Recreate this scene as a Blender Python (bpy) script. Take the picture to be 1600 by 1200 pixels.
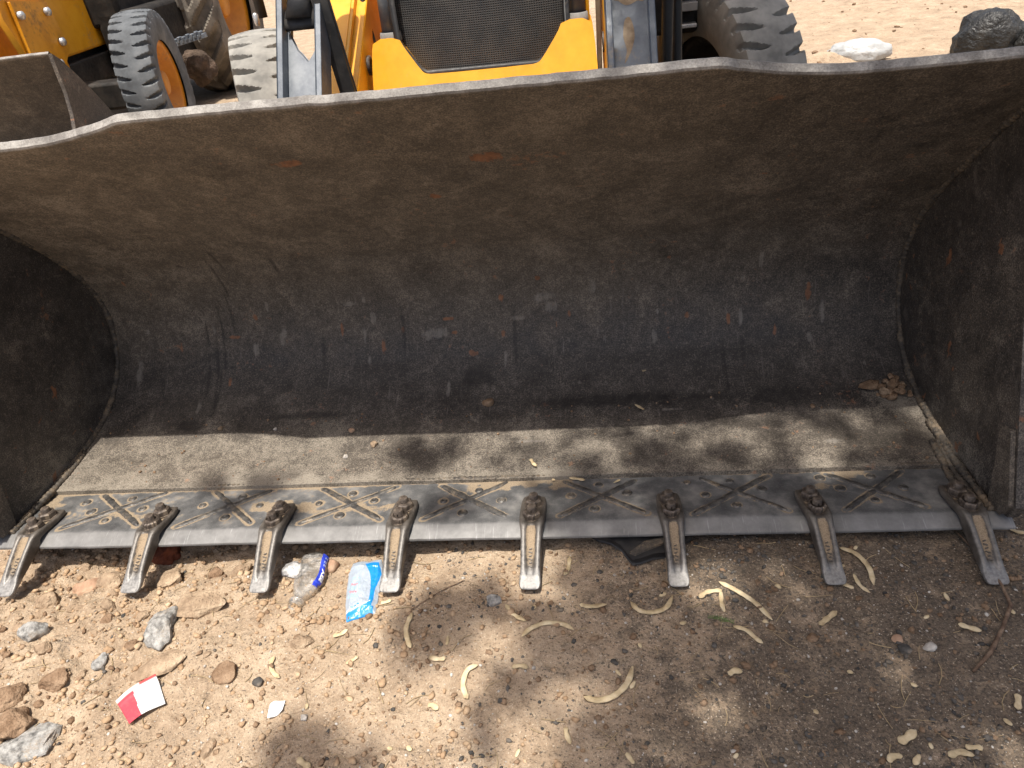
import bpy, bmesh, math, random
import numpy as np
from mathutils import Vector, Matrix, Quaternion
random.seed(7); rng = np.random.default_rng(7)
scene = bpy.context.scene
for o in list(bpy.data.objects): bpy.data.objects.remove(o)
COL = scene.collection
# ------------------------------------------------------------------ camera
cam_d = bpy.data.cameras.new('camera'); cam = bpy.data.objects.new('camera', cam_d); COL.objects.link(cam)
CM = ((0.992263437, 0.045953363, 0.115332387), (0.068407310, 0.572858778, -0.816794503), (-0.103603624, 0.818364899, 0.565283274))
cam.matrix_world = Matrix.Translation((0.3000, -1.1629, 1.2037)) @ Matrix(CM).to_4x4()
cam_d.sensor_width = 36; cam_d.sensor_fit = 'HORIZONTAL'; cam_d.lens = 36 * 1103.7 / 1600
cam_d.clip_start = 0.05; cam_d.clip_end = 500
scene.camera = cam
# ------------------------------------------------------------------ sky, sun, exposure
SUN = Vector((0.033, 0.226, -0.974)).normalized()
world = bpy.data.worlds.new('World'); scene.world = world; world.use_nodes = True
wt = world.node_tree; bg = wt.nodes['Background']; sky = wt.nodes.new('ShaderNodeTexSky')
sky.sky_type = 'NISHITA'; sky.sun_disc = False; sky.sun_elevation = math.radians(76.8); sky.sun_rotation = math.radians(190)
sky.air_density = 1.0; sky.dust_density = 6.0; sky.ozone_density = 0.6
wt.links.new(sky.outputs[0], bg.inputs[0]); bg.inputs[1].default_value = 0.14
sl = bpy.data.lights.new('sun', 'SUN'); sl.energy = 4.6; sl.angle = math.radians(0.53); sl.color = (1.0, 0.955, 0.88)
so = bpy.data.objects.new('sun', sl); COL.objects.link(so); so.rotation_euler = SUN.to_track_quat('-Z', 'Y').to_euler(); so.location = (-1, -3, 9)
vs = scene.view_settings; vs.view_transform = 'Standard'; vs.look = 'None'; vs.exposure = 0.45; vs.gamma = 1; vs.use_curve_mapping = False
cy = scene.cycles; cy.max_bounces = 6; cy.diffuse_bounces = 4; cy.glossy_bounces = 3; cy.transmission_bounces = 4; cy.transparent_max_bounces = 8

# ------------------------------------------------------------------ numpy noise
def _h(ix, iy, iz, seed):
    n = (ix.astype(np.int64) * 374761393 + iy.astype(np.int64) * 668265263 + iz.astype(np.int64) * 2147483647 + seed * 1274126177) & 0xFFFFFFFF
    n = ((n ^ (n >> 13)) * 1274126177) & 0xFFFFFFFF
    n = ((n ^ (n >> 16)) * 2246822519) & 0xFFFFFFFF
    return ((n ^ (n >> 15)) & 0xFFFFFF) / float(0xFFFFFF) * 2 - 1
def vn(x, y, z=None, seed=0):
    x = np.asarray(x, float); y = np.asarray(y, float); z = np.zeros_like(x) if z is None else np.asarray(z, float)
    ix, iy, iz = np.floor(x), np.floor(y), np.floor(z); fx, fy, fz = x - ix, y - iy, z - iz
    u, v, w = (t * t * t * (t * (t * 6 - 15) + 10) for t in (fx, fy, fz))
    r = 0
    for a in (0, 1):
        for b in (0, 1):
            for c in (0, 1):
                r = r + _h(ix + a, iy + b, iz + c, seed) * (u if a else 1 - u) * (v if b else 1 - v) * (w if c else 1 - w)
    return r
def fbm(x, y, z=None, seed=0, octv=4, gain=.5):
    r = 0; a = 1.; t = 0
    for k in range(octv):
        f = 2.03 ** k
        r = r + a * vn(np.asarray(x) * f + 17.3 * k, np.asarray(y) * f - 9.1 * k, None if z is None else np.asarray(z) * f, seed + k); t += a; a *= gain
    return r / t
def sstep(a, b, x):
    t = np.clip((np.asarray(x, float) - a) / (b - a), 0, 1); return t * t * (3 - 2 * t)

# ------------------------------------------------------------------ mesh helpers
def mesh(name, V, F, mat, parent=None, smooth=False):
    me = bpy.data.meshes.new(name); me.from_pydata([tuple(v) for v in V], [], [tuple(f) for f in F]); me.update()
    if mat is not None: me.materials.append(mat)
    if smooth: me.shade_smooth()
    o = bpy.data.objects.new(name, me); COL.objects.link(o)
    if parent is not None: o.parent = parent
    return o
def npmesh(name, V, Q, mat, parent=None, smooth=True):
    """fast mesh from arrays: V (n,3), Q (m,4) quads or (m,3) tris"""
    me = bpy.data.meshes.new(name); V = np.asarray(V, np.float32); Q = np.asarray(Q, np.int32); k = Q.shape[1]
    me.vertices.add(len(V)); me.vertices.foreach_set('co', V.ravel())
    me.loops.add(Q.size); me.loops.foreach_set('vertex_index', Q.ravel())
    me.polygons.add(len(Q)); me.polygons.foreach_set('loop_start', np.arange(0, Q.size, k, dtype=np.int32))
    me.update(calc_edges=True); me.validate()
    if mat is not None: me.materials.append(mat)
    if smooth: me.shade_smooth()
    o = bpy.data.objects.new(name, me); COL.objects.link(o)
    if parent is not None: o.parent = parent
    return o
def attr(o, name, vals):
    a = o.data.attributes.new(name, 'FLOAT', 'POINT'); a.data.foreach_set('value', np.asarray(vals, np.float32).ravel())
def attrc(o, name, rgb):
    rgb = np.asarray(rgb, np.float32); n = len(rgb)
    a = o.data.color_attributes.new(name, 'FLOAT_COLOR', 'POINT'); a.data.foreach_set('color', np.c_[rgb, np.ones(n, np.float32)].astype(np.float32).ravel())
def grid_quads(nu, nv, wrapu=False):
    i = np.arange(nu if wrapu else nu - 1); j = np.arange(nv - 1)
    I, J = np.meshgrid(i, j, indexing='ij'); I2 = (I + 1) % nu
    return np.stack([I * nv + J, I2 * nv + J, I2 * nv + J + 1, I * nv + J + 1], -1).reshape(-1, 4)
def bev(o, w=.003, seg=2, ang=35):
    m = o.modifiers.new('bevel', 'BEVEL'); m.width = w; m.segments = seg; m.limit_method = 'ANGLE'; m.angle_limit = math.radians(ang); m.harden_normals = False
    o.data.shade_smooth()
    try: o.data.set_sharp_from_angle(angle=math.radians(40))
    except Exception: pass
    return o
class MB:
    def __init__(s): s.V = []; s.F = []
    def add(s, V, F):
        b = len(s.V); s.V += [tuple(v) for v in V]; s.F += [tuple(i + b for i in f) for f in F]; return s
    def box(s, c, d, R=None):
        V = [Vector((x * d[0] / 2, y * d[1] / 2, z * d[2] / 2)) for x in (-1, 1) for y in (-1, 1) for z in (-1, 1)]
        if R is not None: V = [R @ v for v in V]
        V = [v + Vector(c) for v in V]
        return s.add(V, [(0, 1, 3, 2), (4, 6, 7, 5), (0, 4, 5, 1), (2, 3, 7, 6), (0, 2, 6, 4), (1, 5, 7, 3)])
    def prism(s, pts, ax, a, b):
        """extrude polygon pts (2-D) along axis ax from a to b; ax 'x' -> pts are (y,z); 'y' -> (x,z); 'z' -> (x,y)"""
        f = {'x': lambda p, t: (t, p[0], p[1]), 'y': lambda p, t: (p[0], t, p[1]), 'z': lambda p, t: (p[0], p[1], t)}[ax]
        n = len(pts); V = [f(p, a) for p in pts] + [f(p, b) for p in pts]
        F = [tuple(range(n)), tuple(range(2 * n - 1, n - 1, -1))] + [(i, (i + 1) % n, n + (i + 1) % n, n + i) for i in range(n)]
        return s.add(V, [tuple(reversed(q)) for q in F])
    def tube(s, path, rad, n=12, caps=True, flat=1.0, up=Vector((0, 0, 1))):
        P = [Vector(p) for p in path]; r = rad if hasattr(rad, '__len__') else [rad] * len(P); V = []; F = []
        for i, p in enumerate(P):
            t = (P[min(i + 1, len(P) - 1)] - P[max(i - 1, 0)]).normalized()
            u = up if abs(t.dot(up)) < .95 else Vector((1, 0, 0))
            a = t.cross(u).normalized(); b = a.cross(t).normalized()
            for k in range(n):
                th = 2 * math.pi * k / n; V.append(p + a * (r[i] * math.cos(th)) + b * (r[i] * flat * math.sin(th)))
        for i in range(len(P) - 1):
            for k in range(n): F.append((i * n + k, i * n + (k + 1) % n, (i + 1) * n + (k + 1) % n, (i + 1) * n + k))
        if caps: F.append(tuple(range(n - 1, -1, -1))); F.append(tuple((len(P) - 1) * n + k for k in range(n)))
        return s.add(V, F)
    def lathe(s, prof, c=(0, 0, 0), ax='z', n=32):
        """prof list of (r, h)"""
        V = []; F = []; m = len(prof)
        for k in range(n):
            th = 2 * math.pi * k / n; cs, sn = math.cos(th), math.sin(th)
            for r, h in prof:
                v = {'z': (r * cs, r * sn, h), 'x': (h, r * cs, r * sn), 'y': (r * sn, h, r * cs)}[ax]
                V.append((v[0] + c[0], v[1] + c[1], v[2] + c[2]))
        for k in range(n):
            for i in range(m - 1): F.append((k * m + i, ((k + 1) % n) * m + i, ((k + 1) % n) * m + i + 1, k * m + i + 1))
        return s.add(V, F)
    def build(s, name, mat, parent=None, smooth=False, bevel=0, seg=2):
        o = mesh(name, s.V, s.F, mat, parent, smooth)
        if bevel: bev(o, bevel, seg)
        return o
def empty(name, loc=(0, 0, 0), rot=(0, 0, 0), parent=None):
    o = bpy.data.objects.new(name, None); COL.objects.link(o); o.location = loc; o.rotation_euler = rot; o.empty_display_size = .1
    if parent: o.parent = parent
    return o
def tag(o, label=None, cat=None, group=None, kind=None):
    if label: o['label'] = label
    if cat: o['category'] = cat
    if group: o['group'] = group
    if kind: o['kind'] = kind
    return o
def copy_tree(o, parent=None):
    c = o.copy(); COL.objects.link(c); c.parent = parent
    for ch in o.children: copy_tree(ch, c)
    return c

# ------------------------------------------------------------------ material helper
class NT:
    def __init__(s, name):
        s.m = bpy.data.materials.new(name); s.m.use_nodes = True; s.t = s.m.node_tree; s.p = s.t.nodes['Principled BSDF']; s._oc = None
    def link(s, src, dst):
        if hasattr(src, 'links') or isinstance(src, bpy.types.NodeSocket): s.t.links.new(src, dst)
        else:
            try: dst.default_value = src
            except Exception: dst.default_value = (*src, 1.0)
    def n(s, ty, **kw):
        nd = s.t.nodes.new(ty)
        for k, v in kw.items():
            if k.startswith('i_'): s.link(v, nd.inputs[k[2:].replace('_', ' ')])
            else: setattr(nd, k, v)
        return nd
    def co(s, scale=(1, 1, 1), which='Object', rot=(0, 0, 0)):
        if s._oc is None: s._oc = s.t.nodes.new('ShaderNodeTexCoord')
        mp = s.t.nodes.new('ShaderNodeMapping'); s.t.links.new(s._oc.outputs[which], mp.inputs[0]); mp.inputs['Scale'].default_value = scale; mp.inputs['Rotation'].default_value = rot
        return mp.outputs[0]
    def noise(s, scale, detail=4, rough=.55, vec=None, dist=0.):
        nd = s.n('ShaderNodeTexNoise', i_Scale=scale, i_Detail=detail, i_Roughness=rough, i_Distortion=dist)
        s.link(vec if vec is not None else s.co(), nd.inputs['Vector']); return nd.outputs['Fac']
    def vor(s, scale, vec=None, feature='F1', rand=1., out='Distance'):
        nd = s.n('ShaderNodeTexVoronoi', feature=feature, i_Scale=scale, i_Randomness=rand)
        s.link(vec if vec is not None else s.co(), nd.inputs['Vector']); return nd.outputs[out]
    def ramp(s, fac, stops, interp='LINEAR'):
        nd = s.t.nodes.new('ShaderNodeValToRGB'); e = nd.color_ramp.elements; nd.color_ramp.interpolation = interp
        while len(e) > 1: e.remove(e[-1])
        for i, (p, c) in enumerate(stops):
            x = e[0] if i == 0 else e.new(p); x.position = p
            x.color = (c, c, c, 1) if not hasattr(c, '__len__') else (*c, 1)
        s.link(fac, nd.inputs[0]); return nd.outputs[0]
    def mix(s, f, a, b, mode='MIX'):
        nd = s.n('ShaderNodeMix', data_type='RGBA', blend_type=mode); s.link(f, nd.inputs[0]); s.link(a, nd.inputs[6]); s.link(b, nd.inputs[7]); return nd.outputs[2]
    def math(s, op, a, b=0., clamp=False):
        nd = s.n('ShaderNodeMath', operation=op, use_clamp=clamp); s.link(a, nd.inputs[0]); s.link(b, nd.inputs[1]); return nd.outputs[0]
    def at(s, name, out='Fac'):
        return s.n('ShaderNodeAttribute', attribute_name=name).outputs[out]
    def bump(s, h, strength=.3, dist=.01, prev=None):
        nd = s.n('ShaderNodeBump', i_Strength=strength, i_Distance=dist, i_Height=h)
        if prev is not None: s.t.links.new(prev, nd.inputs['Normal'])
        return nd.outputs[0]
    def out(s, col=None, rough=None, metal=None, nrm=None, spec=None, **kw):
        for k, v in (('Base Color', col), ('Roughness', rough), ('Metallic', metal), ('Normal', nrm), ('Specular IOR Level', spec)):
            if v is not None: s.link(v, s.p.inputs[k])
        for k, v in kw.items(): s.link(v, s.p.inputs[k.replace('_', ' ')])
        return s.m

DUST = (0.33, 0.235, 0.14)
def m_bucket(name, base_dust=0.0):
    """scoured brown bucket steel: dust film, smudges, rust flecks, pale scrapes, dark drips, fine scratches"""
    t = NT(name)
    n1 = t.noise(2.6, 3, .6, dist=.6); n2 = t.noise(11, 4, .66, dist=.5); n3 = t.noise(62, 3, .7); n4 = t.noise(300, 2, .65)
    grain = t.math('ADD', t.math('MULTIPLY', n2, .28), t.math('ADD', t.math('MULTIPLY', n3, .27), t.math('MULTIPLY', n4, .45)))
    steel = t.ramp(grain, [(.36, (.022, .0195, .0175)), (.5, (.053, .0455, .040)), (.62, (.122, .104, .089))])
    brown = t.ramp(grain, [(.36, (.084, .069, .052)), (.5, (.155, .127, .096)), (.62, (.270, .221, .168))])
    d = t.math('ADD', t.at('dust'), base_dust)
    d = t.math('ADD', d, t.math('MULTIPLY', t.math('SUBTRACT', n1, .5), .35))
    d = t.math('ADD', d, t.math('MULTIPLY', t.math('SUBTRACT', n2, .5), .6))
    d = t.math('ADD', d, t.math('MULTIPLY', t.math('SUBTRACT', n4, .5), 1.0), clamp=True)
    c = t.mix(d, steel, brown)
    # smoky dark smudges
    sm = t.ramp(t.math('ADD', t.math('MULTIPLY', t.noise(13, 5, .78, t.co((1, 1, 1.5)), .5), .75), t.math('MULTIPLY', n4, .25)), [(.50, 0.), (.66, 1.)])
    c = t.mix(t.math('MULTIPLY', sm, .22), c, (.034, .031, .027))
    # loose tan dust
    l = t.math('ADD', t.at('tan'), t.math('MULTIPLY', t.math('SUBTRACT', n2, .5), 1.3))
    l = t.math('ADD', l, t.math('MULTIPLY', t.math('SUBTRACT', n3, .5), .6))
    l = t.math('ADD', l, t.math('MULTIPLY', t.math('SUBTRACT', n4, .5), 1.1))
    l = t.ramp(l, [(.22, 0.), (.80, 1.)])
    c = t.mix(t.math('MULTIPLY', l, .88), c, t.ramp(n4, [(.3, (.180, .156, .124)), (.7, (.288, .252, .202))]))
    sp = t.ramp(t.noise(210, 1, .5), [(.62, 0.), (.72, 1.)])
    c = t.mix(t.math('MULTIPLY', sp, .42), c, (.24, .20, .155))
    # long scratches along the digging direction and diagonal scuffs
    st = t.noise(1.0, 3, .75, t.co((120, 9, 9), rot=(0, .06, .05)))
    s1 = t.ramp(st, [(.62, 0.), (.72, 1.)])
    s2 = t.ramp(t.noise(1.0, 3, .8, t.co((26, 150, 150), rot=(.1, .6, .3))), [(.64, 0.), (.74, 1.)])
    s3 = t.ramp(t.noise(1.0, 2, .8, t.co((140, 20, 60), rot=(.3, -.7, .2))), [(.68, 0.), (.75, 1.)])
    c = t.mix(t.math('MULTIPLY', s1, t.math('ADD', t.math('MULTIPLY', t.math('SUBTRACT', 1., d, True), .30), .14)), c, (.21, .18, .155))
    c = t.mix(t.math('MULTIPLY', s2, .50), c, (.016, .014, .013))
    c = t.mix(t.math('MULTIPLY', s3, .36), c, (.25, .21, .17))
    def crisp(a, lo, hi): return t.ramp(t.math('MULTIPLY', a, t.math('ADD', t.math('MULTIPLY', st, 1.1), t.math('MULTIPLY', t.noise(130, 3, .75), .8))), [(lo, 0.), (hi, 1.)])
    ru = t.ramp(t.math('MULTIPLY', t.noise(9, 3, .7), n3), [(.375, 0.), (.43, 1.)])
    ru = t.math('MAXIMUM', t.math('MULTIPLY', ru, .45), t.math('MULTIPLY', crisp(t.at('rust'), .62, .86), .85), clamp=True)
    c = t.mix(ru, c, t.ramp(n3, [(.3, (.15, .065, .032)), (.7, (.30, .135, .068))]))
    c = t.mix(t.math('MULTIPLY', crisp(t.at('pale'), .62, 1.1), .48), c, (.28, .25, .215))
    c = t.mix(t.math('MULTIPLY', t.ramp(t.at('dark'), [(.2, 0.), (.9, 1.)]), .55), c, (.010, .009, .009))
    e = t.at('edge')
    ec = t.ramp(t.math('ADD', t.math('MULTIPLY', n2, .55), t.math('ADD', t.math('MULTIPLY', n3, .2), t.math('MULTIPLY', n4, .25))), [(.36, (.10, .088, .077)), (.5, (.22, .203, .183)), (.64, (.39, .367, .335))])
    c = t.mix(e, c, ec)
    h = t.math('ADD', t.math('MULTIPLY', n3, .6), t.math('MULTIPLY', n4, .6))
    h = t.math('SUBTRACT', h, t.math('MULTIPLY', s2, .3))
    b = t.bump(h, .5, .002); b = t.bump(n2, .25, .006, b)
    r = t.math('ADD', t.ramp(n2, [(.3, .46), (.7, .68)]), t.math('MULTIPLY', d, .25), clamp=True)
    return t.out(c, r, 0.0, b, .34)
def m_plate():
    """cutting edge: blue-grey scoured steel with tan dust caught along the welds"""
    t = NT('scoured_edge_steel')
    n2 = t.noise(16, 4, .68); n3 = t.noise(80, 3, .65); n4 = t.noise(320, 2, .6)
    c = t.ramp(n2, [(.3, (.060, .060, .061)), (.5, (.112, .111, .110)), (.72, (.235, .226, .213))])
    sp = t.ramp(n4, [(.55, 0.), (.75, 1.)]); c = t.mix(t.math('MULTIPLY', sp, .3), c, (.33, .30, .26))
    l = t.math('ADD', t.at('tan'), t.math('MULTIPLY', t.math('SUBTRACT', n2, .5), .9))
    l = t.math('ADD', l, t.math('MULTIPLY', t.math('SUBTRACT', n3, .5), .9))
    l = t.ramp(l, [(.36, 0.), (.56, 1.)])
    c = t.mix(t.math('MULTIPLY', l, .9), c, t.ramp(n4, [(.3, (.205, .155, .10)), (.7, (.33, .255, .17))]))
    s1 = t.ramp(t.noise(1., 4, .7, t.co((260, 12, 12), rot=(0, 0, .04))), [(.6, 0.), (.72, 1.)])
    eb = t.mix(t.math('MULTIPLY', s1, .5), t.ramp(n2, [(.3, (.135, .131, .126)), (.7, (.245, .238, .229))]), (.47, .465, .455))
    c = t.mix(t.at('edge'), c, eb)
    b = t.bump(t.math('ADD', n3, t.math('MULTIPLY', n4, .4)), .25, .0015)
    r = t.math('ADD', t.math('MULTIPLY', l, .25), t.ramp(n3, [(.3, .46), (.7, .62)]), clamp=True)
    return t.out(c, r, t.math('MULTIPLY', t.math('SUBTRACT', 1., l, True), .15), b, .4)
def m_tooth():
    t = NT('cast_tooth_steel')
    n2 = t.noise(30, 4, .65); n3 = t.noise(120, 3, .65); n4 = t.noise(380, 2, .6)
    c = t.ramp(n2, [(.3, (.050, .041, .033)), (.5, (.102, .086, .071)), (.72, (.175, .150, .126))])
    c = t.mix(t.at('edge'), c, t.ramp(n3, [(.3, (.135, .128, .120)), (.7, (.29, .278, .262))]))
    l = t.math('ADD', t.at('tan'), t.math('MULTIPLY', t.math('SUBTRACT', n3, .5), .8))
    l = t.ramp(t.math('ADD', l, t.math('MULTIPLY', t.math('SUBTRACT', n2, .5), .5)), [(.4, 0.), (.6, 1.)])
    c = t.mix(l, c, t.ramp(n4, [(.3, (.20, .148, .095)), (.7, (.33, .25, .165))]))
    b = t.bump(t.math('ADD', n3, t.math('MULTIPLY', n4, .6)), .35, .0016)
    return t.out(c, t.math('ADD', t.ramp(n3, [(.3, .40), (.7, .56)]), t.math('MULTIPLY', l, .4), True), t.math('MULTIPLY', t.math('SUBTRACT', 1., l, True), .3), b, .45)
def m_simple(name, cols, scale=30, rough=(.5, .7), metal=0., bump=.2, dist=.002, spec=.4, dustf=0., dcol=(.36, .27, .17)):
    t = NT(name); n = t.noise(scale, 4, .64); n2 = t.noise(scale * 6, 2, .6)
    k = len(cols); c = t.ramp(n, [(.32 + .36 * i / max(1, k - 1), cc) for i, cc in enumerate(cols)])
    if dustf: c = t.mix(t.ramp(t.math('ADD', t.math('MULTIPLY', t.noise(scale * .4, 3, .6), .6), t.math('MULTIPLY', n2, .4)), [(.62 - dustf * .3, 0.), (.80 - dustf * .3, .9)]), c, dcol)
    return t.out(c, t.ramp(n2, [(.3, rough[0]), (.7, rough[1])]), metal, t.bump(n2, bump, dist), spec)
def m_vcol(name, rough=.5, spec=.4, bump=0., trans=0.):
    t = NT(name); c = t.at('col', 'Color'); n = t.noise(160, 4, .6)
    c = t.mix(t.math('MULTIPLY', t.ramp(n, [(.5, 0.), (.8, 1.)]), .12), c, (.45, .35, .24))
    return t.out(c, rough, 0., t.bump(n, .2, .001) if bump else None, spec)
def m_ground():
    t = NT('dry_sandy_dirt')
    n1 = t.noise(7, 3, .62); n2 = t.noise(38, 3, .70); n3 = t.noise(170, 3, .70); n4 = t.noise(560, 1, .6)
    f = t.math('ADD', t.math('MULTIPLY', n1, .4), t.math('ADD', t.math('MULTIPLY', n2, .35), t.math('MULTIPLY', n3, .25)))
    c = t.ramp(f, [(.34, (.205, .149, .100)), (.45, (.312, .230, .156)), (.55, (.400, .304, .211)), (.66, (.485, .390, .284))])
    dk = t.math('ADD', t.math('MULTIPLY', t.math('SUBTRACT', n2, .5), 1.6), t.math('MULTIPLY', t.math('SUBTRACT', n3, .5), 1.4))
    dk = t.ramp(t.math('ADD', t.at('grit'), dk), [(.28, 0.), (.80, 1.)])  # this mask holds real grit and painted shade together
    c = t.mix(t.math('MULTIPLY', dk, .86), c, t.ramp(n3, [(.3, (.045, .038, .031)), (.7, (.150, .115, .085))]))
    sp = t.ramp(t.noise(250, 1, .6), [(.64, 0.), (.72, 1.)]); c = t.mix(t.math('MULTIPLY', sp, .55), c, (.62, .52, .40))
    sq = t.ramp(t.math('ADD', t.noise(180, 2, .6), t.math('MULTIPLY', t.at('grit'), .10)), [(.61, 0.), (.69, 1.)]); c = t.mix(t.math('MULTIPLY', sq, .75), c, (.065, .054, .045))
    h = t.math('ADD', t.math('MULTIPLY', n3, .6), t.math('MULTIPLY', n4, .35)); b = t.bump(h, 1., .0045); b = t.bump(n2, .7, .012, b)
    return t.out(c, .93, 0., b, .12)
M = {}
M['bucket'] = m_bucket('scoured_bucket_steel'); M['plate'] = m_plate(); M['tooth'] = m_tooth()
M['bead'] = m_simple('hardfacing_weld', [(.040, .038, .038), (.085, .080, .075), (.16, .145, .125)], 60, (.4, .6), .4, .35, .002, .5, .25)
M['seam'] = m_simple('seam_weld', [(.035, .030, .027), (.08, .068, .055), (.17, .13, .09)], 45, (.55, .8), .1, .5, .004, .4, .35, (.26, .19, .12))
M['nut'] = m_simple('oiled_rusty_nut', [(.042, .033, .027), (.095, .074, .059), (.19, .152, .12)], 90, (.42, .62), .25, .4, .0015, .5, .22)
M['ground'] = m_ground()
M['clod'] = m_simple('dirt_clod', [(.20, .140, .092), (.32, .232, .155), (.44, .335, .23)], 28, (.9, .97), 0, .9, .006, .1)
M['clod_dark'] = m_simple('brown_dirt_clod', [(.15, .092, .055), (.235, .155, .098), (.33, .23, .15)], 30, (.9, .97), 0, .9, .006, .1)
M['clod_pink'] = m_simple('pinkish_stone', [(.27, .165, .105), (.37, .235, .155), (.45, .32, .22)], 24, (.85, .95), 0, .5, .004, .15)
M['rock_grey'] = m_simple('pitted_grey_rock', [(.10, .096, .09), (.30, .29, .27), (.46, .445, .415)], 75, (.85, .95), 0, .8, .004, .15, .30, (.34, .26, .18))
M['stone_dark'] = m_simple('dark_grit', [(.035, .033, .031), (.085, .078, .070), (.19, .165, .14)], 25, (.8, .95), 0, .6, .003, .2, .30, (.24, .18, .12))
M['crumb'] = m_simple('dirt_crumb', [(.25, .16, .095), (.38, .26, .16), (.52, .39, .26)], 22, (.9, .97), 0, .5, .003, .1)
M['stone_pale'] = m_simple('pale_pebble', [(.30, .27, .235), (.45, .41, .36), (.60, .56, .50)], 40, (.75, .9), 0, .4, .002, .25)
M['pod'] = m_simple('dry_seed_pod', [(.34, .25, .135), (.54, .42, .25), (.66, .55, .36)], 40, (.55, .7), 0, .5, .0015, .35)
M['twig'] = m_simple('dry_twig', [(.085, .052, .034), (.16, .105, .07), (.25, .18, .125)], 60, (.75, .9), 0, .5, .002, .2)
M['straw'] = m_simple('dry_straw', [(.28, .20, .11), (.42, .32, .19)], 40, (.7, .85), 0, .2, .001, .2)
M['yellow'] = m_simple('yellow_machine_paint', [(.66, .285, .008), (.74, .335, .012), (.78, .375, .02)], 9, (.30, .42), 0, .06, .002, .5, .10, (.40, .28, .15))
M['yellow_worn'] = m_simple('worn_yellow_paint', [(.52, .215, .008), (.66, .285, .010), (.72, .33, .02)], 7, (.36, .55), 0, .12, .002, .5, .14, (.10, .065, .04))
M['orange'] = m_simple('orange_rim_paint', [(.46, .165, .008), (.60, .235, .012)], 12, (.4, .55), 0, .1, .002, .4, .15, (.22, .14, .08))
M['black'] = m_simple('black_machine_paint', [(.012, .012, .013), (.026, .025, .025), (.05, .046, .042)], 14, (.4, .6), 0, .15, .002, .4, .18, (.14, .105, .075))
M['dark'] = m_simple('greasy_underbody', [(.008, .0075, .007), (.018, .016, .014), (.04, .034, .028)], 8, (.6, .85), 0, .3, .004, .3)
M['slate'] = m_simple('worn_slate_paint', [(.075, .088, .105), (.115, .130, .150), (.18, .195, .21)], 13, (.34, .5), .1, .15, .002, .5, .10, (.30, .22, .13))
M['bare'] = m_simple('worn_bare_brown_metal', [(.15, .095, .05), (.26, .18, .105), (.36, .27, .17)], 26, (.55, .75), .1, .3, .003, .4)
M['tyre'] = m_simple('dusty_tyre_rubber', [(.15, .145, .132), (.25, .24, .215), (.34, .325, .29)], 7, (.8, .93), 0, .3, .002, .2)
M['tyre_clean'] = m_simple('tyre_rubber', [(.06, .064, .068), (.10, .108, .115), (.16, .168, .172)], 7, (.72, .88), 0, .3, .002, .25)
M['tyre_old'] = m_simple('muddy_tyre_rubber', [(.07, .062, .053), (.14, .122, .10), (.22, .19, .155)], 6, (.8, .93), 0, .4, .004, .2)
M['rubber'] = m_simple('grey_rubber', [(.20, .19, .175), (.29, .275, .25)], 20, (.6, .75), 0, .2, .002, .3)
M['hose'] = m_simple('black_hose', [(.010, .010, .010), (.022, .021, .020)], 20, (.4, .6), 0, .1, .001, .4)
M['tan_trim'] = m_simple('dusty_bracket', [(.16, .115, .07), (.27, .20, .13)], 18, (.7, .85), 0, .2, .002, .3)
M['chrome'] = m_simple('bright_fitting', [(.45, .44, .42), (.65, .64, .62)], 40, (.25, .4), .6, .1, .001, .5)
M['white_bag'] = m_simple('crumpled_white_bag', [(.30, .31, .31), (.40, .41, .405), (.48, .48, .47)], 6, (.35, .5), 0, .5, .012, .4)
M['black_bag'] = m_simple('dark_lumpy_sack', [(.012, .012, .0115), (.026, .0255, .024), (.055, .052, .047)], 6, (.4, .65), 0, .8, .02, .4)
M['mud'] = m_simple('caked_mud', [(.045, .032, .024), (.085, .062, .046), (.14, .10, .075)], 16, (.9, .97), 0, .9, .012, .1)
M['rag'] = m_simple('rust_red_rag', [(.10, .032, .020), (.20, .07, .04)], 30, (.85, .95), 0, .5, .004, .1)
M['foil'] = m_simple('dirty_foil', [(.26, .25, .24), (.45, .44, .43), (.62, .60, .57)], 45, (.3, .5), .25, .6, .004, .5, .15)
M['paper'] = m_simple('white_paper', [(.72, .71, .69), (.82, .81, .80)], 30, (.7, .8), 0, .2, .001, .3)
M['print'] = m_vcol('printed_film', .32, .5); M['card'] = m_vcol('printed_card', .6, .35)
M['green'] = m_simple('green_leaflets', [(.04, .10, .015), (.09, .19, .03)], 40, (.5, .6), 0, .1, .001, .3)
M['leaf'] = m_simple('tree_leaf', [(.035, .075, .014), (.06, .115, .022), (.085, .14, .03)], 3, (.5, .6), 0, .05, .001, .3)
M['bark'] = m_simple('tree_bark', [(.06, .042, .03), (.12, .088, .062), (.20, .15, .11)], 14, (.85, .95), 0, .8, .02, .15)
def m_mesh():
    t = NT('perforated_grille'); v = t.vor(1., t.co((135, 1, 155)), rand=0.); n = t.noise(12, 5, .6)
    hole = t.ramp(v, [(.30, 1.), (.40, 0.)])
    c = t.mix(hole, t.mix(t.ramp(n, [(.4, 0.), (.75, .7)]), (.045, .044, .043), (.12, .105, .088)), (.005, .005, .005))
    return t.out(c, .5, 0., t.bump(hole, .5, -.003), .4)
M['grille'] = m_mesh()
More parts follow.
